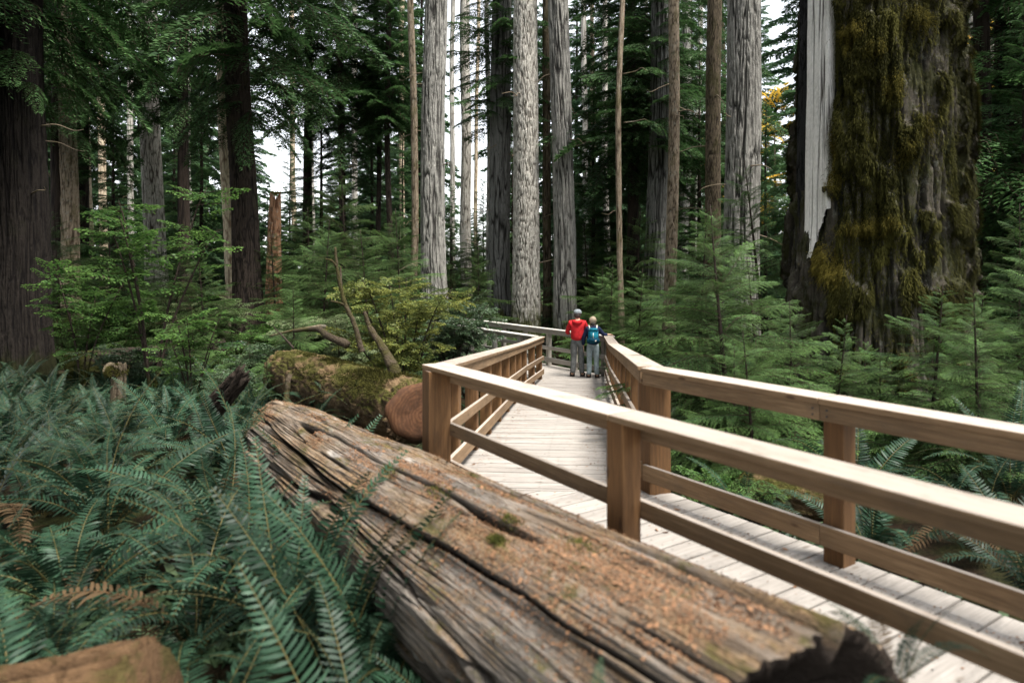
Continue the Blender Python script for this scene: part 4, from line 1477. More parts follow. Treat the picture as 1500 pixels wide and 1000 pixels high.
# ------------------------------------------------------------------ understory trees and bushes
young = [  # px, Y, scale, label
    (1078, 8.8, 1.62, 'bushy young hemlock with spreading flat sprays, in front of the twin-ridged grey trunk'),
    (1048, 10.2, 1.1, 'low young hemlock nearest the bend of the right railing'),
    (1165, 9.2, 1.1, 'young hemlock growing against the foot of the bleached white strip'),
    (1358, 8.3, 1.12, 'slender young hemlock with a pale leader in front of the giant mossy trunk'),
    (1490, 8.6, 1.15, 'young hemlock at the right edge of the picture, behind the railing'),
    (1110, 7.3, .95, 'small low hemlock just over the right railing'),
    (1435, 7.2, .9, 'small hemlock between the slender one and the right edge, above the railing ferns'),
    (1270, 9.4, .70, 'little hemlock low against the giant trunk\'s mossy base'),
    (1078, 7.9, .85, 'young hemlock leaning over the first bay of the right railing'),
    (1212, 8.9, .9, 'young hemlock just right of the one at the foot of the bleached strip'),
    (1290, 8.9, .75, 'young hemlock in front of the giant trunk, left of the slender pale-tipped one'),
    (1425, 9.6, .95, 'young hemlock between the slender pale-tipped one and the right edge, set back'),
    (1120, 10.4, 1.5, 'tall young hemlock behind the bushy one, left of the charred wood'),
    (1000, 14.5, 1.0, 'dark young hemlock farther back, behind the bend of the right railing'),
    (930, 19.5, 1.6, 'shaded young hemlock right of the hiker with the teal backpack'),
    (1490, 13, 1.7, 'taller young hemlock in the shade right of the giant trunk'),
    (545, 18.5, 2.0, 'bright green young hemlock behind the dead forked branch'),
    (470, 20, 1.9, 'dense young hemlock right of the reddish snag'),
    (430, 15.5, 1.1, 'small hemlock in front of the reddish snag, above the mossy log'),
    (395, 12.3, .62, 'tiny hemlock beside the pale bleached branch'),
    (590, 21, 1.8, 'young hemlock between the thin brown trunk and the dead forked branch'),
    (700, 24, 1.5, 'young hemlock at the foot of the pale stripped trunk'),
    (285, 15, .9, 'dark small hemlock under the maple, left of the thin tan trunk'),
    (880, 23, 1.7, 'shaded hemlock between the hikers and the thin brown trunk'),
]
for i, (px, Y, s_, lab) in enumerate(young):
    x = xat(px, Y)
    t_ = tree('young_hemlock', lab, x, Y, TR['yng'], CROWN['yng'][i % 5], 'sapling', sc=s_, group='young hemlocks of the understory', tilt=.09)

young2 = [(90, 21, 2.0, 'mid-green hemlock sapling just right of the thick left-edge trunk'), (165, 23, 2.1, 'mid-green hemlock sapling behind the thin stems of the maple'), (255, 21, 1.9, 'mid-green hemlock sapling right of the pale grey trunk'),
          (305, 19, 1.7, 'hemlock sapling directly left of the thin tan trunk'), (408, 22, 1.6, 'hemlock sapling at the base of the reddish snag'), (455, 27, 2.4, 'tall bright hemlock sapling behind the pale green bush'),
          (510, 25, 2.6, 'tall bright hemlock sapling right behind the upright dead branch'), (575, 27, 2.3, 'tall hemlock sapling left of the thin brown trunk'), (660, 29, 2.2, 'hemlock sapling between the broad grey trunk and the pale stripped trunk'),
          (705, 30, 2.0, 'hemlock sapling left of the dark grey foliage-topped trunk'), (865, 27, 2.4, 'hemlock sapling whose top shows just above the hikers'), (930, 25, 2.4, 'tall hemlock sapling left of the dark furrowed trunk'), (1020, 17, 1.9, 'mid-green hemlock sapling left of the mossy mottled trunk'),
          (890, 20.5, 1.5, 'hemlock sapling above the right end of the far railing'), (1130, 15.5, 2.1, 'tall hemlock sapling against the charred side of the giant trunk'), (30, 20.5, 1.6, 'shaded hemlock sapling at the foot of the thick left-edge trunk')]
for i, (px, Y, s_, lab) in enumerate(young2):
    tree('young_hemlock', lab, xat(px, Y), Y, TR['yng'], CROWN['yng'][(i + 1) % 5], 'sapling', sc=s_, group='young hemlocks of the understory', tilt=.09)

for i, (px, Y, wp, pt) in enumerate([(152, 42, 11, 146), (192, 46, 9, 188), (278, 44, 12, 270), (432, 48, 8, 428), (458, 44, 9, 452), (523, 47, 9, 520), (590, 45, 8, 588), (662, 50, 8, 662), (856, 46, 9, 856), (925, 44, 10, 926), (1022, 42, 9, 1025), (1430, 36, 10, 1428), (870, 52, 7, 868), (945, 50, 7, 947)]):
    t_ = big('slim_tree', 'slim pale trunk among the distant conifers behind the big trunks', px, wp, Y, M['bark_pale'] if i % 3 else M['bark_tan'], 360 + i, px_top=pt, seg=40, rings=70)
    t_['group'] = 'slim pale trunks of the back wood'
for px, Y, s_ in ((392, 46, .62), (424, 50, .6), (456, 47, .64), (484, 52, .7), (560, 50, .66), (690, 52, .5)):
    tree('hemlock_tree', 'low pale hemlock far back, closing the gap under the white sky', xat(px, Y), Y, TR['hem'], CROWN['low'][int(px) % 2], 'tree', sc=s_, group='low far hemlocks under the sky gap')

hem = [  # px, Y, scale, label
    (870, 30, 1.0, 'dark full hemlock filling the gap right of the hikers'),
    (935, 29, 1.1, 'dark full hemlock behind the very thin brown trunk'),
    (1025, 26, .95, 'dark hemlock behind the pair of brown and grey trunks'),
    (1122, 25, .75, 'dark hemlock left of the giant trunk, below the golden leaves'),
    (1445, 20, 1.0, 'dark hemlock immediately right of the giant trunk'),
    (1500, 16, .8, 'dark hemlock at the right edge, half out of the picture'),
    (470, 33, 1.0, 'blue-green hemlock right of the reddish snag, against the sky'),
    (545, 36, 1.1, 'hemlock behind the two thin dark trunks'),
    (425, 44, .8, 'hemlock just right of the leaning dark trunk'),
    (296, 36, 1.15, 'dark hemlock left of the thin tan trunk'),
    (165, 38, 1.1, 'dark hemlock behind the maple sapling'),
    (90, 30, 1.0, 'dark hemlock beside the thick left-edge trunk'),
    (590, 40, .9, 'distant hemlock left of the broad furrowed grey trunk'),
    (662, 48, .62, 'distant pale hemlock below the bright sky gap'),
    (708, 40, .6, 'distant hemlock between the pale stripped trunk and the dark grey one'),
    (750, 42, .9, 'distant hemlock behind the bright scaly trunk'),
    (255, 44, 1.2, 'hemlock behind the pale grey trunk on the left'),
    (20, 30, 1.2, 'hemlock behind the thick dark trunk at the left edge'),
]
for i, (px, Y, s_, lab) in enumerate(hem):
    tree('hemlock_tree', lab, xat(px, Y), Y, TR['hem'], CROWN['hem'][i % 3], 'tree', sc=s_, group='full hemlocks between the big trunks')

rr_ = random.Random(5)
far = [(15, 48), (70, 55), (150, 50), (205, 60), (265, 52), (300, 62), (360, 58), (520, 60), (585, 64), (615, 55), (760, 60), (800, 52), (845, 58), (870, 48), (925, 54),
       (955, 44), (1010, 50), (1060, 46), (1112, 56), (1200, 40), (1290, 44), (1380, 42), (1430, 38), (1480, 46), (1530, 36), (-40, 40), (540, 78), (890, 70), (980, 66), (100, 70)]
for i, (px, Y) in enumerate(far):
    tree('far_conifer', 'distant conifer in the hazy wood behind the big trunks', xat(px, Y), Y, TR['far'] if i % 3 else TR['fardark'], CROWN['far'][i % 3], 'tree',
         sc=rr_.uniform(.8, 1.15), group='distant conifers behind the big trunks')

drp = [(88, 27, .95, 5.2, 'drooping dark conifer overhanging the thick left-edge trunk'), (118, 31, 1.1, 6.5, 'drooping dark conifer above the maple sapling'),
       (272, 30, 1.0, 6., 'drooping dark conifer whose boughs cross the thin tan trunk'), (452, 33, .9, 7.5, 'drooping conifer right of the leaning dark trunk, sky behind it'), (925, 27, .9, 4., 'drooping conifer high above the right of the hikers'),
       (1010, 32, 1.0, 3., 'drooping conifer behind the slim mottled trunk'), (1440, 18, .9, 1., 'drooping dark conifer in the upper right corner, beside the giant trunk')]
for i, (px, Y, s_, up_by, lab) in enumerate(drp):
    t_ = tree('drooping_conifer', lab, xat(px, Y), Y, TR['fardark'], None, 'tree', sc=s_, group='drooping conifers')
    obj('crown', CROWN['drp'][i % 2], t_, Matrix.Translation((0, 0, up_by)))
ring = [(-5.2, .8), (-10.5, 4.5), (-4.5, -3.5), (-9, -5), (-9, 1), (-14, 0), (18, 3), (-17, 12), (13, -9), (-13, 8)]  # out-of-view trees added around the camera to cast shade
for i, (x, y) in enumerate(ring):
    tree('far_conifer', 'tall conifer of the same forest, standing round the spot the picture was taken from', x, y, TR['fardark'], CROWN['far'][i % 3], 'tree', sc=rr_.uniform(.95, 1.2), group='conifers around the viewpoint', dz=5.)
# trees at the right back, sunlight painted into their golden leaf colour
sunlit_gold = [(1134, 40, .75, 'golden autumn-leaved tree glowing left of the giant mossy trunk'), (1440, 27, .8, 'golden-leaved tree high in the upper right, right of the giant trunk'), (1015, 52, .7, 'golden-leaved tree glimpsed low behind the grey trunks')]
gg = Geo()
rg = np.random.default_rng(91)
for i in range(85):
    a_ = rg.random() * 6.28
    f = rg.random()
    z = 5.5 + 10 * f
    rr = 3.0 * math.sin(PI * min(1, .15 + f * .85)) * rg.random() ** .5
    place(gg, SP_MAPLE[i % 4], (math.cos(a_) * rr, math.sin(a_) * rr, z), a_ + rg.normal(0, .8), rg.normal(.1, .4), rg.normal(0, .4), rg.uniform(1.3, 2.2), rg.normal(.1, .2))
gcm = gg.mesh('crown', M['gold'])
gtr = trunk_mesh('trunk', 14, .2, .04, 205, M['bark_brown'], seg=24, rings=40)
for px, Y, s_, lab in sunlit_gold:
    tree('golden_maple', lab, xat(px, Y), Y, gtr, gcm, 'tree', sc=s_, group='golden trees in the back')


def shrub(name, label, px, Y, h, rad, ns, sprays, mat, seed, cat='bush', sc=(.5, .9), zb=0., flat_=.25, stems=7, stem_mat=None):
    x = xat(px, Y)
    z = gzf(x, Y) - .05 + zb
    t_ = thing(name, label, cat, (x, Y, z))
    rg = np.random.default_rng(seed)
    g, gs = Geo(), Geo()
    tips = []
    for i in range(stems):
        a_ = i * 2.4 + rg.normal(0, .4)
        ro = rad * (.25 + .6 * rg.random())
        hh_ = h * (.6 + .4 * rg.random())
        pts = crv([(0, 0, 0), (math.cos(a_) * ro * .3, math.sin(a_) * ro * .3, hh_ * .45), (math.cos(a_) * ro * .75, math.sin(a_) * ro * .75, hh_ * .85), (math.cos(a_) * ro, math.sin(a_) * ro, hh_)], 5)
        V_, Q_, T_ = tube(pts, np.linspace(.022, .005, len(pts)) * (h / 2) ** .5, 5, False)
        gs.add(V_, Q_, None)
        tips.append(pts)
    for i in range(ns):
        p = tips[i % stems]
        q = p[int((.25 + .75 * rg.random() ** .8) * (len(p) - 1))]
        a_ = rg.random() * 6.28
        place(g, sprays[i % len(sprays)], q + rg.normal(0, .05, 3) * rad, a_, rg.normal(.12, flat_), rg.normal(0, flat_), rg.uniform(*sc), rg.normal(0, .12))
    me_ = gs.arrays()
    obj('stem', mesh_np('stem', me_[0], me_[1], None, {'cre': np.zeros(len(me_[0]))}, True, stem_mat or M['bark_dark']), t_)
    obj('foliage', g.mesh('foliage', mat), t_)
    return t_


shrub('vine_maple', 'tall thin-stemmed maple sapling with bright layered leaves, left in front of the pale grey trunk', 222, 14.5, 5.0, 1.7, 78, SP_MAPLE, M['maple'], 611, 'sapling', sc=(.55, .95), stems=5)
shrub('vine_maple', 'lower leafy maple right of the thin-stemmed sapling, over the dark low log', 282, 13.5, 2.4, 1.2, 45, SP_MAPLE, M['maple'], 612, 'sapling', sc=(.4, .8), stems=5)
shrub('vine_maple', 'leafy maple low beside the thick dark left-edge trunk', 120, 16, 3.0, 1.3, 75, SP_MAPLE, M['maple'], 613, 'sapling', sc=(.5, .8), stems=5)
shrub('yellow_bush', 'yellow-green bush behind the mossy log, the brightest bush', 592, 12.4, 2.75, 1.35, 330, SP_BUSH, M['bush_yellow'], 614, sc=(.3, .55), stems=11)
shrub('dark_bush', 'glossy dark green bush pressing against the left ramp railing', 662, 14.2, 2.55, 1.05, 330, SP_BUSH, M['bush_dark'], 615, sc=(.28, .5), stems=10)
shrub('dark_bush', 'dark green shrub between the mossy log and the corner post', 560, 10.8, 1.0, .7, 90, SP_BUSH, M['bush_dark'], 616, sc=(.25, .45))
shrub('pale_bush', 'pale green bush at the foot of the reddish snag', 440, 17, 1.9, 1.2, 110, SP_BUSH, M['bush_pale'], 617, sc=(.4, .7))
shrub('dark_bush', 'low dark shrub below the leaning dark trunk', 370, 16, 1.3, 1.1, 90, SP_BUSH, M['bush_dark'], 618, sc=(.35, .6))
shrub('dark_bush', 'low dark shrub in the middle of the left understory', 300, 14, 1.0, 1.0, 80, SP_BUSH, M['bush_dark'], 619, sc=(.35, .6))
shrub('leafy_plant', 'broad-leaved green plant below the right railing beside the short mossy log', 1052, 6.9, .5, .35, 40, SP_BUSH, M['maple'], 620, 'plant', sc=(.2, .35), stems=5)
shrub('dark_bush', 'dark shrub under the shaded right side of the far railing', 945, 16, 1.2, 1.0, 80, SP_BUSH, M['bush_dark'], 621, sc=(.35, .6))
shrub('dark_bush', 'leafy dark shrub farther left behind the left ramp railing', 700, 16, 1.3, .8, 90, SP_BUSH, M['bush_dark'], 622, sc=(.3, .5))

shrub('pale_bush', 'pale green shrub left of the thin tan trunk, behind the low dark log', 300, 20, 2.0, 1.4, 120, SP_BUSH, M['bush_pale'], 623, sc=(.4, .7))
shrub('pale_bush', 'pale green shrub behind the upright dead branch', 500, 16.5, 1.8, 1.2, 130, SP_BUSH, M['bush_pale'], 624, sc=(.35, .6))
shrub('leafy_shrub', 'mid-green leafy shrub right of the thick left-edge trunk, far back', 175, 21, 2.2, 1.6, 130, SP_MAPLE, M['maple'], 625, sc=(.5, .9))
shrub('leafy_shrub', 'mid-green leafy shrub between the leaning dark trunk and the reddish snag', 388, 19, 1.7, 1.0, 90, SP_MAPLE, M['maple'], 626, sc=(.4, .7))
shrub('dark_bush', 'low dark shrub behind the small mossy stub', 190, 15.5, 1.1, 1.2, 110, SP_BUSH, M['bush_dark'], 627, sc=(.35, .6))
shrub('dark_bush', 'low dark shrub left of the tiny hemlock, behind the black slanting snag', 345, 13, .9, .9, 100, SP_BUSH, M['bush_dark'], 628, sc=(.3, .5))

# ------------------------------------------------------------------ ferns
def frond_mesh(e0, e1, seed, npair=38, width=.118, bendy=0.):
    rg = np.random.default_rng(seed)
    t_ = np.linspace(0, 1, 40)
    e = e0 - (e0 - e1) * t_ ** 1.15
    ds = 1 / 39
    x = np.concatenate([[0], np.cumsum(np.cos(e[:-1]) * ds)])
    z = np.concatenate([[0], np.cumsum(np.sin(e[:-1]) * ds)])
    y = bendy * t_ ** 2
    ax = np.stack([x, y, z], 1)
    g = Geo()
    V_, Q_, T_ = tube(ax[::3], np.linspace(.0055, .0012, len(ax[::3])), 4, False)
    g.add(V_, Q_, None, .5, 1.)
    for i in range(npair):
        t = .10 + .895 * (i + .5) / npair
        p = np.array([np.interp(t, t_, ax[:, k]) for k in range(3)])
        ee = np.interp(t, t_, e)
        tan = np.array([math.cos(ee), 2 * bendy * t, math.sin(ee)])
        tan /= np.linalg.norm(tan)
        upv = np.array([-math.sin(ee), 0, math.cos(ee)])
        sd_ = np.cross(upv, tan)
        pl = width * min(1, .45 + 1.9 * (t - .08)) * (1 - max(0, t - .35) / .68) ** .8 + .006
        pw = .0165 * (.55 + .45 * pl / width)
        for s in (-1, 1):
            fw = .18 + .30 * t + rg.normal(0, .05)
            d = s * sd_ * math.cos(fw) + tan * math.sin(fw) + upv * (.16 + rg.normal(0, .07))
            d /= np.linalg.norm(d)
            wv = np.cross(d, upv)
            wv = wv / np.linalg.norm(wv) + upv * rg.normal(0, .18)
            q = pl * rg.uniform(.9, 1.08)
            m1 = p + d * q * .3
            m2 = p + d * q * .7 - upv * q * .05
            tip = p + d * q - upv * q * rg.uniform(.12, .28) + tan * q * .06
            V_ = [p - wv * pw * .22, p + wv * pw * .22, m1 + wv * pw * .5, m1 - wv * pw * .5, m2 + wv * pw * .36, m2 - wv * pw * .36, tip]
            a_ = np.clip(.35 + rg.normal(0, .1) + .2 * t, 0, 1)
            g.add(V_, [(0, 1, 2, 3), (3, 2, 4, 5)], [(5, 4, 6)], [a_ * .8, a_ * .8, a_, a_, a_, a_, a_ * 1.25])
    return g


FG = [frond_mesh(R(a), R(b), 700 + i, bendy=c) for i, (a, b, c) in enumerate([(80, -25, .06), (74, -42, -.05), (68, -8, .10), (84, 5, -.08), (62, -55, .04), (72, -70, -.02), (86, 38, .05), (60, -25, -.1)])]
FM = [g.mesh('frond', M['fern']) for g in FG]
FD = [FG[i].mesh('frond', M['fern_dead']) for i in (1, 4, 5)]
FA = [g.arrays() for g in FG]


def fern(label, x, y, nf, L, seed, group=None, z=None, parts=True, tilt=(0, 0), lo=0., hi=0.):
    rg = random.Random(seed)
    z = gzf(x, y) - .03 if z is None else z
    t_ = thing('sword_fern', label, 'fern', (x, y, z), rg.uniform(0, 6.28), group)
    for k in range(nf):
        az = k * 2.39996 + rg.uniform(-.3, .3)
        sc = L * rg.uniform(.72, 1.1)
        v = (0, 3, 6, 6, 1)[rg.randrange(5)] if hi else rg.randrange(8)
        E = Matrix.Rotation(az, 4, 'Z') @ Matrix.Rotation(-rg.uniform(-.15, .2), 4, 'Y') @ Matrix.Rotation(rg.uniform(-.45, .45), 4, 'X') @ Matrix.Scale(sc, 4)
        dead = k == nf - 1 and seed % 3 != 0
        obj('frond', FD[v % 3] if dead else FM[v], t_, Matrix.Translation((math.cos(az) * .03, math.sin(az) * .03, 0)) @ E, 'dead brown frond' if dead else None)
    return t_


def fern_mesh(nf, seed):
    rg = random.Random(seed)
    g = Geo()
    for k in range(nf):
        az = k * 2.39996 + rg.uniform(-.3, .3)
        V_, Q_, T_, A_, W_ = FA[rg.randrange(8)]
        E = Matrix.Rotation(az, 3, 'Z') @ Matrix.Rotation(-rg.uniform(-.15, .2), 3, 'Y') @ Matrix.Rotation(rg.uniform(-.45, .45), 3, 'X')
        Vn = (V_ * rg.uniform(.72, 1.1)) @ np.array(E).T
        g.add(Vn, Q_, T_, A_, W_)
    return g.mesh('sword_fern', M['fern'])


near_ferns = [  # x, y, fronds, length, label
    (-.72, 3.7, 15, 1.05, 'sword fern half over the shaded flank of the foreground log, middle of its length'),
    (-1.36, 4.15, 17, 1.06, 'sword fern whose fronds lie over the orange far part of the foreground log'),
    (-.55, 2.75, 15, .95, 'large blurred sword fern at the bottom left of centre, beside the foreground log'),
    (-1.35, 2.95, 15, 1.0, 'large blurred sword fern above the sawn stump in the lower left'),
    (-2.35, 3.2, 14, 1.1, 'big sword fern at the left edge, long fronds pointing at the sawn stump'),
    (-.95, 3.75, 15, 1.0, 'dark sword fern against the shaded flank of the foreground log'),
    (-1.9, 4.1, 15, 1.1, 'sword fern with long arching fronds in the middle of the left fern bed'),
    (-2.9, 4.5, 14, 1.1, 'sword fern toward the left edge, behind the big front one'),
    (-1.9, 4.75, 16, .95, 'sword fern leaning over the orange far end of the foreground log'),
    (-2.35, 5.5, 14, 1.1, 'upright pale sword fern below the black slanting snag'),
    (-3.4, 5.7, 14, 1.1, 'sword fern left of the upright pale one, below the mossy stub'),
    (-4.3, 5.5, 13, 1.1, 'dark sword fern at the left edge, midway back'),
    (-1.75, 6.1, 13, .95, 'sword fern tucked behind the orange broken end of the foreground log'),
    (.15, 2.45, 11, .62, 'small sword fern at the bottom centre in front of the log'),
    (-2.75, 6.9, 13, 1.05, 'sword fern right under the tip of the black slanting snag'),
    (-.15, 3.15, 11, .75, 'sword fern with pale fronds overlapping the lower flank of the foreground log'),
]
for i, (x, y, nf, L, lab) in enumerate(near_ferns):
    fern(lab, x, y, nf - 2, L * 1.3, 800 + i, hi='foreground log' in lab, group='sword ferns left of the foreground log')
rg = random.Random(19)
used = [(f[0], f[1]) for f in near_ferns]
cnt = 0
for q in range(4000):
    y = rg.uniform(2.5, 7.2)
    x = rg.uniform(-.82, .12) * y
    if .837 * x + .547 * y > 1.25 or (y < 3.3 and x > -.9 and x < -.2) or any((x - a) ** 2 + (y - b) ** 2 < .52 ** 2 for a, b in used):
        continue
    if math.hypot(x, y) < 2.4 or abs(x - xat(90, y)) < .5 and y < 3.2:
        continue
    used.append((x, y))
    fern('sword fern filling a gap in the left fern bed, between the larger front ferns', x, y, 13, rg.uniform(.75, 1.15), 1200 + cnt, group='small gap-filling sword ferns')
    cnt += 1
    if cnt >= 12:
        break
# fern by the hollow end of the log
p = PX(1225, 1005, 2.15)
fern('small sword fern at the hollow near end of the log, overlapping the planks', 1.36, 2.42, 9, .40, 830, z=.42)
p = PX(885, 1010, 2.0)
fern('tiny blurred fern in front of the log at the bottom centre-right', p.x, p.y - .1, 6, .36, 831, z=p.z - .18)
right_ferns = [
    (2.95, 5.6, 14, 1.15, 'sword fern right behind the right railing post'), (3.9, 5.5, 14, 1.2, 'sword fern behind the right railing toward the right edge'),
    (2.2, 6.6, 13, 1.0, 'sword fern in the shade left of the right railing post'), (4.6, 6.3, 13, 1.2, 'tall sword fern at the right edge poking above the railing'),
    (3.4, 6.8, 13, 1.25, 'tall sword fern below the slender young hemlock, fronds above the rail'), (3.6, 4.6, 12, 1.1, 'sword fern low at the right edge, between the rails')]
for i, (x, y, nf, L, lab) in enumerate(right_ferns):
    fern(lab, x, y, nf, L, 840 + i, group='sword ferns behind the right railing')
FMESH = [fern_mesh(13, 900 + i) for i in range(4)]
rg = random.Random(77)
pts = []
tries = 0
while len(pts) < 90 and tries < 6000:
    tries += 1
    y = rg.uniform(6.8, 17)
    px = rg.uniform(-40, 560)
    x = xat(px, y)
    if y < 9.2 and x > -2.3:
        continue
    if y >= 9 and x > -1.9 - (y - 9) * .45 and y < 13.5:
        continue
    if x > -.9 + (y - 6) * .1 - .3:
        continue
    if any((x - a) ** 2 + (y - b) ** 2 < .55 ** 2 for a, b in pts):
        continue
    pts.append((x, y))
for i, (x, y) in enumerate(pts):
    o = obj('sword_fern', FMESH[i % 4], None, Matrix.Translation((x, y, gzf(x, y) - .03)) @ Matrix.Rotation(rg.uniform(0, 6.28), 4, 'Z') @ Matrix.Scale(rg.uniform(.85, 1.2), 4))
    tag(o, 'sword fern in the dense fern bed behind the foreground ferns on the left', 'fern', 'ferns of the bed behind the foreground')
for i, (px, y) in enumerate([(1330, 9), (1420, 8.4), (1180, 8.2), (1240, 7.6), (1080, 8), (1010, 8.6), (1480, 7.4), (1560, 8), (1130, 10.5), (1390, 10.2), (960, 11.5), (650, 9.4), (675, 8.2), (620, 8.0), (640, 11.2)]):
    x = xat(px, y)
    o = obj('sword_fern', FMESH[i % 4], None, Matrix.Translation((x, y, gzf(x, y) - .03)) @ Matrix.Rotation(rg.uniform(0, 6.28), 4, 'Z') @ Matrix.Scale(rg.uniform(.75, 1.05), 4))
    tag(o, 'sword fern in the shade beside the boardwalk, under the railings and young hemlocks', 'fern', 'shaded ferns beside the boardwalk')

# ground cover: small leaves and needles over the forest floor, one mass
rg = np.random.default_rng(12)
N = 70000
y = 4 + 46 * rg.random(N) ** 1.6
x = (rg.uniform(-120, 1620, N) - 750) / 1000 * y
onA = (np.abs(.837 * x + .547 * y - 3.45) < 1.1) & (y < 7.2)
onB = (np.abs(x - (.2 + .1 * (y - 6))) < 1.3) & (y > 5.5) & (y < 18.5)
patch = fbm(x * .5, y * .5, 0 * x, 650, 3)
k_ = ~onA & ~onB & (rg.random(N) < sstep(.35, .6, patch))
x, y = x[k_], y[k_]
m = len(x)
z = gz(x, y) + rg.uniform(.01, .22, m) * sstep(3, 9, y)
s_ = rg.uniform(.03, .075, m) * (1 + y / 25)
a_ = rg.random(m) * 6.28
d = np.stack([np.cos(a_), np.sin(a_), rg.normal(0, .35, m)], 1) * s_[:, None]
q = np.stack([-np.sin(a_), np.cos(a_), rg.normal(0, .35, m)], 1) * (s_ * .45)[:, None]
P = np.stack([x, y, z], 1)
gcv = Geo()
gcv.add(np.stack([P - d, P + q, P + d, P - q], 1).reshape(-1, 3), np.arange(m * 4).reshape(-1, 4), None, np.repeat(rg.random(m), 4))
o = obj('ground_cover', gcv.mesh('ground_cover', M['bush_dark'], False))
o['kind'] = 'stuff'


rg = np.random.default_rng(14)
gd = Geo()
m = 5200
onA = rg.random(m) < .5
edge_ = np.abs(rg.normal(0, .16, m))
ss = rg.uniform(-1.2, 5.2, m)
nn_ = np.where(rg.random(m) < .35, 2.80 + edge_, np.where(rg.random(m) < .6, 4.12 - edge_, rg.uniform(2.75, 4.15, m)))
xa, ya = ss * dA[0] + nn_ * nA[0], ss * dA[1] + nn_ * nA[1]
kb = rg.uniform(.3, 11.3, m)
wb = np.where(rg.random(m) < .35, .2 + edge_, np.where(rg.random(m) < .6, 1.62 - edge_, rg.uniform(.2, 1.62, m)))
xb, yb = C1[0] + dB[0] * kb + nB[0] * wb, C1[1] + dB[1] * kb + nB[1] * wb
x, y = np.where(onA, xa, xb), np.where(onA, ya, yb)
ok_ = np.where(onA, y < 5.85, y > 6.0)
x, y = x[ok_], y[ok_]
m = len(x)
z = np.where(y < 5.9, 0, np.interp(y, [5.95, 16.2], [0, ZL])) + .006
a_ = rg.random(m) * 6.28
ln = rg.uniform(.004, .014, m) * np.where(rg.random(m) < .05, 2.2, 1)
d = np.stack([np.cos(a_), np.sin(a_), 0 * a_], 1) * ln[:, None]
q = np.stack([-np.sin(a_), np.cos(a_), rg.normal(0, .3, m)], 1) * (ln * rg.uniform(.12, .5, m))[:, None]
P = np.stack([x, y, z], 1)
gd.add(np.stack([P - d, P + q, P + d, P - q], 1).reshape(-1, 3), np.arange(m * 4).reshape(-1, 4), None, np.repeat(rg.random(m) * .8, 4))
o = obj('fallen_needles', gd.mesh('fallen_needles', M['litter'], False))
o['kind'] = 'stuff'

# ------------------------------------------------------------------ people
def skin(name, nodes, edges, mat, parent, root=0, levels=2, smooth=True):
    """nodes: {key: (x,y,z,rx,ry)}; grown into one continuous surface by the Skin modifier"""
    keys = list(nodes)
    me_ = bpy.data.meshes.new(name)
    me_.from_pydata([nodes[k][:3] for k in keys], [(keys.index(a), keys.index(b)) for a, b in edges], [])
    o = bpy.data.objects.new(name, me_)
    COL.objects.link(o)
    o.modifiers.new('skin', 'SKIN')
    me_.skin_vertices.new() if not me_.skin_vertices else None
    for i, k in enumerate(keys):
        v = me_.skin_vertices[0].data[i]
        v.radius = (nodes[k][3], nodes[k][4] if len(nodes[k]) > 4 else nodes[k][3])
        v.use_root = (i == root)
    sb = o.modifiers.new('sub', 'SUBSURF')
    sb.levels = sb.render_levels = levels
    dg = bpy.context.evaluated_depsgraph_get()
    me2 = bpy.data.meshes.new_from_object(o.evaluated_get(dg))
    bpy.data.objects.remove(o)
    me2.name = name
    me2.materials.clear()
    me2.materials.append(mat)
    for p in me2.polygons:
        p.use_smooth = True
    return obj(name, me2, parent)


skinm = mat_plain('skin', (.50, .31, .22), .6, 60, .08)
cloth = lambda n, c, a=.25: mat_plain(n, c, .85, 14, a, .15, 9)


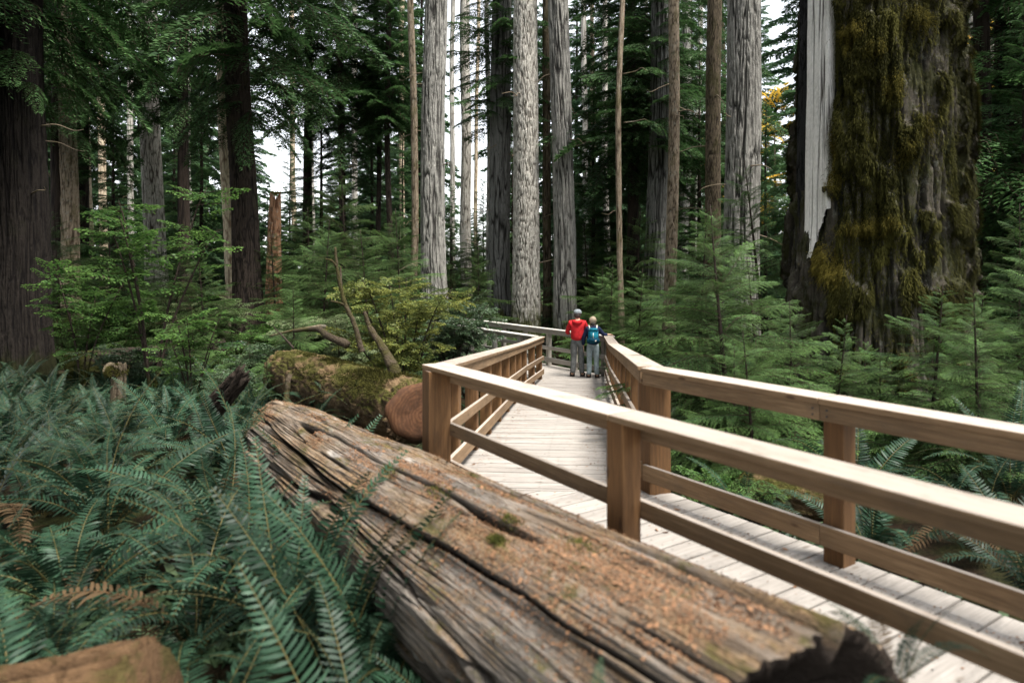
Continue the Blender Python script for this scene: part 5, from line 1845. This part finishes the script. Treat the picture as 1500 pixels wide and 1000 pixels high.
def person(label, loc, H, rz, jacket, trousers, shoe, hat, hair, arms, female=False):
    """standing figure of height H seen from behind; local +Y is the way it faces"""
    s = H / 1.75
    t_ = thing('person', label, 'person', loc, rz)
    t_.scale = (s, s, s)
    w_ = .155 if female else .175
    N_ = {'pel': (0, 0, .95, .13, .10), 'belly': (0, .005, 1.10, .125, .095), 'chest': (0, 0, 1.28, .15, .105), 'ub': (0, -.01, 1.40, .10, .075), 'neck': (0, .01, 1.50, .052), 'skull': (0, .03, 1.60, .075, .085),
          'brow': (0, .035, 1.67, .078, .09), 'top': (0, .025, 1.72, .045, .05), 'nose': (0, .125, 1.60, .014)}
    E_ = [('pel', 'belly'), ('belly', 'chest'), ('chest', 'ub'), ('ub', 'neck'), ('neck', 'skull'), ('skull', 'brow'), ('brow', 'top'), ('skull', 'nose')]
    for sg, nm in ((-1, 'l'), (1, 'r')):
        fx = .115 * sg if female else .125 * sg
        N_.update({nm + 'hip': (.085 * sg, 0, .90, .092), nm + 'knee': (.098 * sg, .015, .49, .060), nm + 'calf': (.10 * sg, -.01, .36, .056), nm + 'ank': (fx, -.01, .09, .040), nm + 'toe': (fx + .03 * sg, .14, .035, .034), nm + 'ear': (.083 * sg, .02, 1.605, .014)})
        E_ += [('pel', nm + 'hip'), (nm + 'hip', nm + 'knee'), (nm + 'knee', nm + 'calf'), (nm + 'calf', nm + 'ank'), (nm + 'ank', nm + 'toe'), ('skull', nm + 'ear')]
        el, wr, hd = arms[nm]
        sh = np.array([w_ * sg, -.005, 1.39])
        el, wr, hd = map(np.array, (el, wr, hd))
        N_.update({nm + 'sh': (*sh, .060), nm + 'el': (*el, .042), nm + 'wr': (*wr, .028), nm + 'palm': (*hd, .030, .020)})
        E_ += [('ub', nm + 'sh'), (nm + 'sh', nm + 'el'), (nm + 'el', nm + 'wr'), (nm + 'wr', nm + 'palm')]
        fd = hd - wr
        fd = fd / np.linalg.norm(fd)
        ac = np.cross(fd, [0, 0, 1.]) if abs(fd[2]) < .8 else np.array([0, 1., 0])
        ac = ac / np.linalg.norm(ac)
        for k, (off, ln) in enumerate(((-.030, .065), (-.010, .078), (.010, .074), (.028, .058))):
            b_ = hd + ac * off + fd * .02
            c_ = b_ + fd * ln * .55 + np.array([0, 0, -.006])
            e_ = c_ + fd * ln * .4 + np.array([0, 0, -.022])
            N_.update({f'{nm}f{k}a': (*b_, .0095), f'{nm}f{k}b': (*c_, .0085), f'{nm}f{k}c': (*e_, .007)})
            E_ += [(nm + 'palm', f'{nm}f{k}a'), (f'{nm}f{k}a', f'{nm}f{k}b'), (f'{nm}f{k}b', f'{nm}f{k}c')]
        b_ = hd - fd * .02 - ac * .04
        e_ = b_ + fd * .05 - ac * .015
        N_.update({nm + 'tha': (*b_, .011), nm + 'thb': (*e_, .008)})
        E_ += [(nm + 'palm', nm + 'tha'), (nm + 'tha', nm + 'thb')]
    skin('body', N_, E_, skinm, t_)
    # trousers
    G = {'pel': (0, -.01, 1.0, .155, .120), 'hem': (0, 0, 1.06, .145, .11)}
    Ee = [('hem', 'pel')]
    for sg, nm in ((-1, 'l'), (1, 'r')):
        fx = .115 * sg if female else .125 * sg
        G.update({nm + 'hip': (.088 * sg, -.005, .87, .108), nm + 'th': (.094 * sg, .0, .68, .094), nm + 'knee': (.099 * sg, .012, .48, .080), nm + 'calf': (.105 * sg, -.008, .28, .079), nm + 'cuff': (fx, -.012, .085, .076)})
        Ee += [('pel', nm + 'hip'), (nm + 'hip', nm + 'th'), (nm + 'th', nm + 'knee'), (nm + 'knee', nm + 'calf'), (nm + 'calf', nm + 'cuff')]
    skin('trousers', G, Ee, trousers, t_, root=1)
    # jacket
    G = {'low': (0, -.02, .92, .190, .150), 'waist': (.0, -.02, 1.08, .182, .15), 'chest': (0, -.025, 1.27, .190, .15), 'ub': (0, -.015, 1.41, .115, .095), 'col': (0, 0, 1.49, .068, .07)}
    Ee = [('low', 'waist'), ('waist', 'chest'), ('chest', 'ub'), ('ub', 'col')]
    for sg, nm in ((-1, 'l'), (1, 'r')):
        el, wr, hd = map(np.array, arms[nm])
        G.update({nm + 'sh': (w_ * sg, -.01, 1.40, .080), nm + 'el': (*el, .062), nm + 'wr': (*(wr * .92 + el * .08), .048)})
        Ee += [('ub', nm + 'sh'), (nm + 'sh', nm + 'el'), (nm + 'el', nm + 'wr')]
    skin('jacket', G, Ee, jacket, t_)
    for sg in (-1, 1):
        fx = .115 * sg if female else .125 * sg
        skin('shoe', {'heel': (fx, -.06, .055, .066, .058), 'mid': (fx + .01 * sg, .04, .06, .066, .062), 'toe': (fx + .03 * sg, .185, .048, .060, .048), 'ank': (fx, -.02, .13, .066)},
             [('heel', 'mid'), ('mid', 'toe'), ('heel', 'ank')], shoe, t_)
    return t_


jr = cloth('red_rain_jacket', (.42, .018, .022))
tg_ = cloth('grey_trousers', (.115, .12, .118), .35)
tj_ = cloth('faded_jeans', (.25, .31, .33), .25)
nav = cloth('navy_fleece', (.012, .018, .045))
shm = cloth('dark_shoe_leather', (.045, .035, .03))
YM, YW = 17.75, 17.55
pm = (1.70, YM, ZL)
pw_ = (2.08, YW, ZL)
man = person('tall hiker in a red hooded jacket, grey cap and grey trousers, seen from behind', pm, 1.75, R(-6), jr, tg_, shm, None, None,
             {'l': ((-.27, .08, 1.14), (-.22, .30, 1.10), (-.16, .36, 1.10)), 'r': ((.29, .06, 1.13), (.25, .26, 1.05), (.2, .32, 1.06))})
wom = person('shorter hiker with fair hair, navy sleeves and pale jeans, hand on the right railing', pw_, 1.58, R(-4), nav, tj_, shm, None, None,
             {'l': ((-.27, .02, 1.12), (-.27, .12, .90), (-.26, .14, .82)), 'r': ((.315, .03, 1.22), (.43, .06, 1.235), (.50, .085, 1.232))}, True)


def ell(name, parent, c, r, mat, cut=None, nseg=24, nr=16, noise_=0., seed=0):
    th, ph = np.meshgrid(np.linspace(0, 2 * PI, nseg, endpoint=False), np.linspace(-PI / 2, PI / 2, nr))
    V_ = np.stack([np.cos(ph) * np.cos(th), np.cos(ph) * np.sin(th), np.sin(ph)], -1).reshape(-1, 3)
    if noise_:
        V_ = V_ * (1 + noise_ * (fbm(V_[:, 0] * 3 + 5, V_[:, 1] * 3 + 5, V_[:, 2] * 3 + 5, seed, 3) - .5))[:, None]
    if cut is not None:
        V_[:, 2] = np.maximum(V_[:, 2], cut)
    V_ = V_ * np.array(r) + np.array(c)
    ii = np.arange(nseg * nr).reshape(nr, nseg)
    n2 = np.roll(ii, -1, 1)
    Q_ = np.stack([ii[:-1], n2[:-1], n2[1:], ii[1:]], -1).reshape(-1, 4)
    return obj(name, mesh_np(name, V_, Q_, None, None, True, mat), parent)


capm = cloth('grey_cap_wool', (.20, .225, .24))
hairm = mat_plain('dark_hair', (.05, .04, .035), .6, 40, .4)
hairf = mat_plain('fair_grey_hair', (.27, .215, .15), .6, 50, .3)
ell('hair', man, (0, .015, 1.60), (.088, .10, .10), hairm)
ell('cap', man, (.005, .035, 1.67), (.108, .13, .085), capm, cut=-.45, noise_=.12)
skin('cap_peak', {'a': (-.06, .14, 1.655, .03, .01), 'b': (0, .175, 1.65, .035, .01), 'c': (.06, .14, 1.655, .03, .01)}, [('a', 'b'), ('b', 'c')], capm, man)
skin('hood', {'a': (-.13, -.055, 1.455, .045), 'b': (-.07, -.125, 1.43, .055), 'c': (0, -.145, 1.40, .065), 'd': (.07, -.125, 1.43, .055), 'e': (.13, -.055, 1.455, .045)}, [('a', 'b'), ('b', 'c'), ('c', 'd'), ('d', 'e')], jr, [c for c in man.children if c.name.startswith('jacket')][0])
ell('hair', wom, (0, .01, 1.635), (.105, .115, .115), hairf, noise_=.25, seed=4)
ell('hair_nape', wom, (0, -.02, 1.545), (.078, .07, .06), hairm, noise_=.2, seed=5)
# backpack on the second hiker
sW = 1.58 / 1.75
bpk = thing('backpack', 'teal backpack with a pale strap and small white tag, on the shorter hiker\'s back', 'backpack', pw_, R(-4))
bpk.scale = (sW, sW, sW)
teal = cloth('teal_pack_cloth', (.012, .17, .24))
tead = cloth('dark_teal_cloth', (.006, .055, .09))
pale = mat_plain('pale_strap', (.62, .60, .55), .7)


def rbox(name, parent, c, size, mat, bev=.03, taper=1.):
    bm = bmesh.new()
    bmesh.ops.create_cube(bm, size=1)
    bmesh.ops.scale(bm, vec=size, verts=bm.verts)
    for v in bm.verts:
        if v.co.z > 0:
            v.co.x *= taper
    bmesh.ops.bevel(bm, geom=bm.edges[:], offset=bev, segments=4, affect='EDGES')
    bmesh.ops.translate(bm, vec=c, verts=bm.verts)
    me_ = bpy.data.meshes.new(name)
    bm.to_mesh(me_)
    bm.free()
    for p in me_.polygons:
        p.use_smooth = True
    me_.materials.append(mat)
    return obj(name, me_, parent)


bag_ = rbox('bag', bpk, (0, -.215, 1.205), (.29, .15, .40), teal, .05, .9)
rbox('flap', bag_, (0, -.225, 1.40), (.275, .165, .07), teal, .032)
rbox('front_pocket', bag_, (0, -.30, 1.10), (.24, .05, .17), tead, .022)
rbox('side_pocket', bag_, (-.15, -.21, 1.08), (.05, .11, .16), tead, .022)
rbox('side_pocket', bag_, (.15, -.21, 1.08), (.05, .11, .16), tead, .022)
rbox('buckle_strap', bag_, (-.005, -.326, 1.235), (.022, .010, .15), pale, .004)
rbox('tag', bag_, (.06, -.329, 1.085), (.035, .008, .04), pale, .003)
for sg in (-1, 1):
    V_, Q_, T_ = tube(crv([(.09 * sg, -.14, 1.36), (.105 * sg, -.10, 1.46), (.115 * sg, -.005, 1.492), (.12 * sg, .09, 1.44), (.125 * sg, .13, 1.32)], 6), .018, 8)
    obj('shoulder_strap', mesh_np('shoulder_strap', V_, Q_, T_, None, True, pale), bpk)
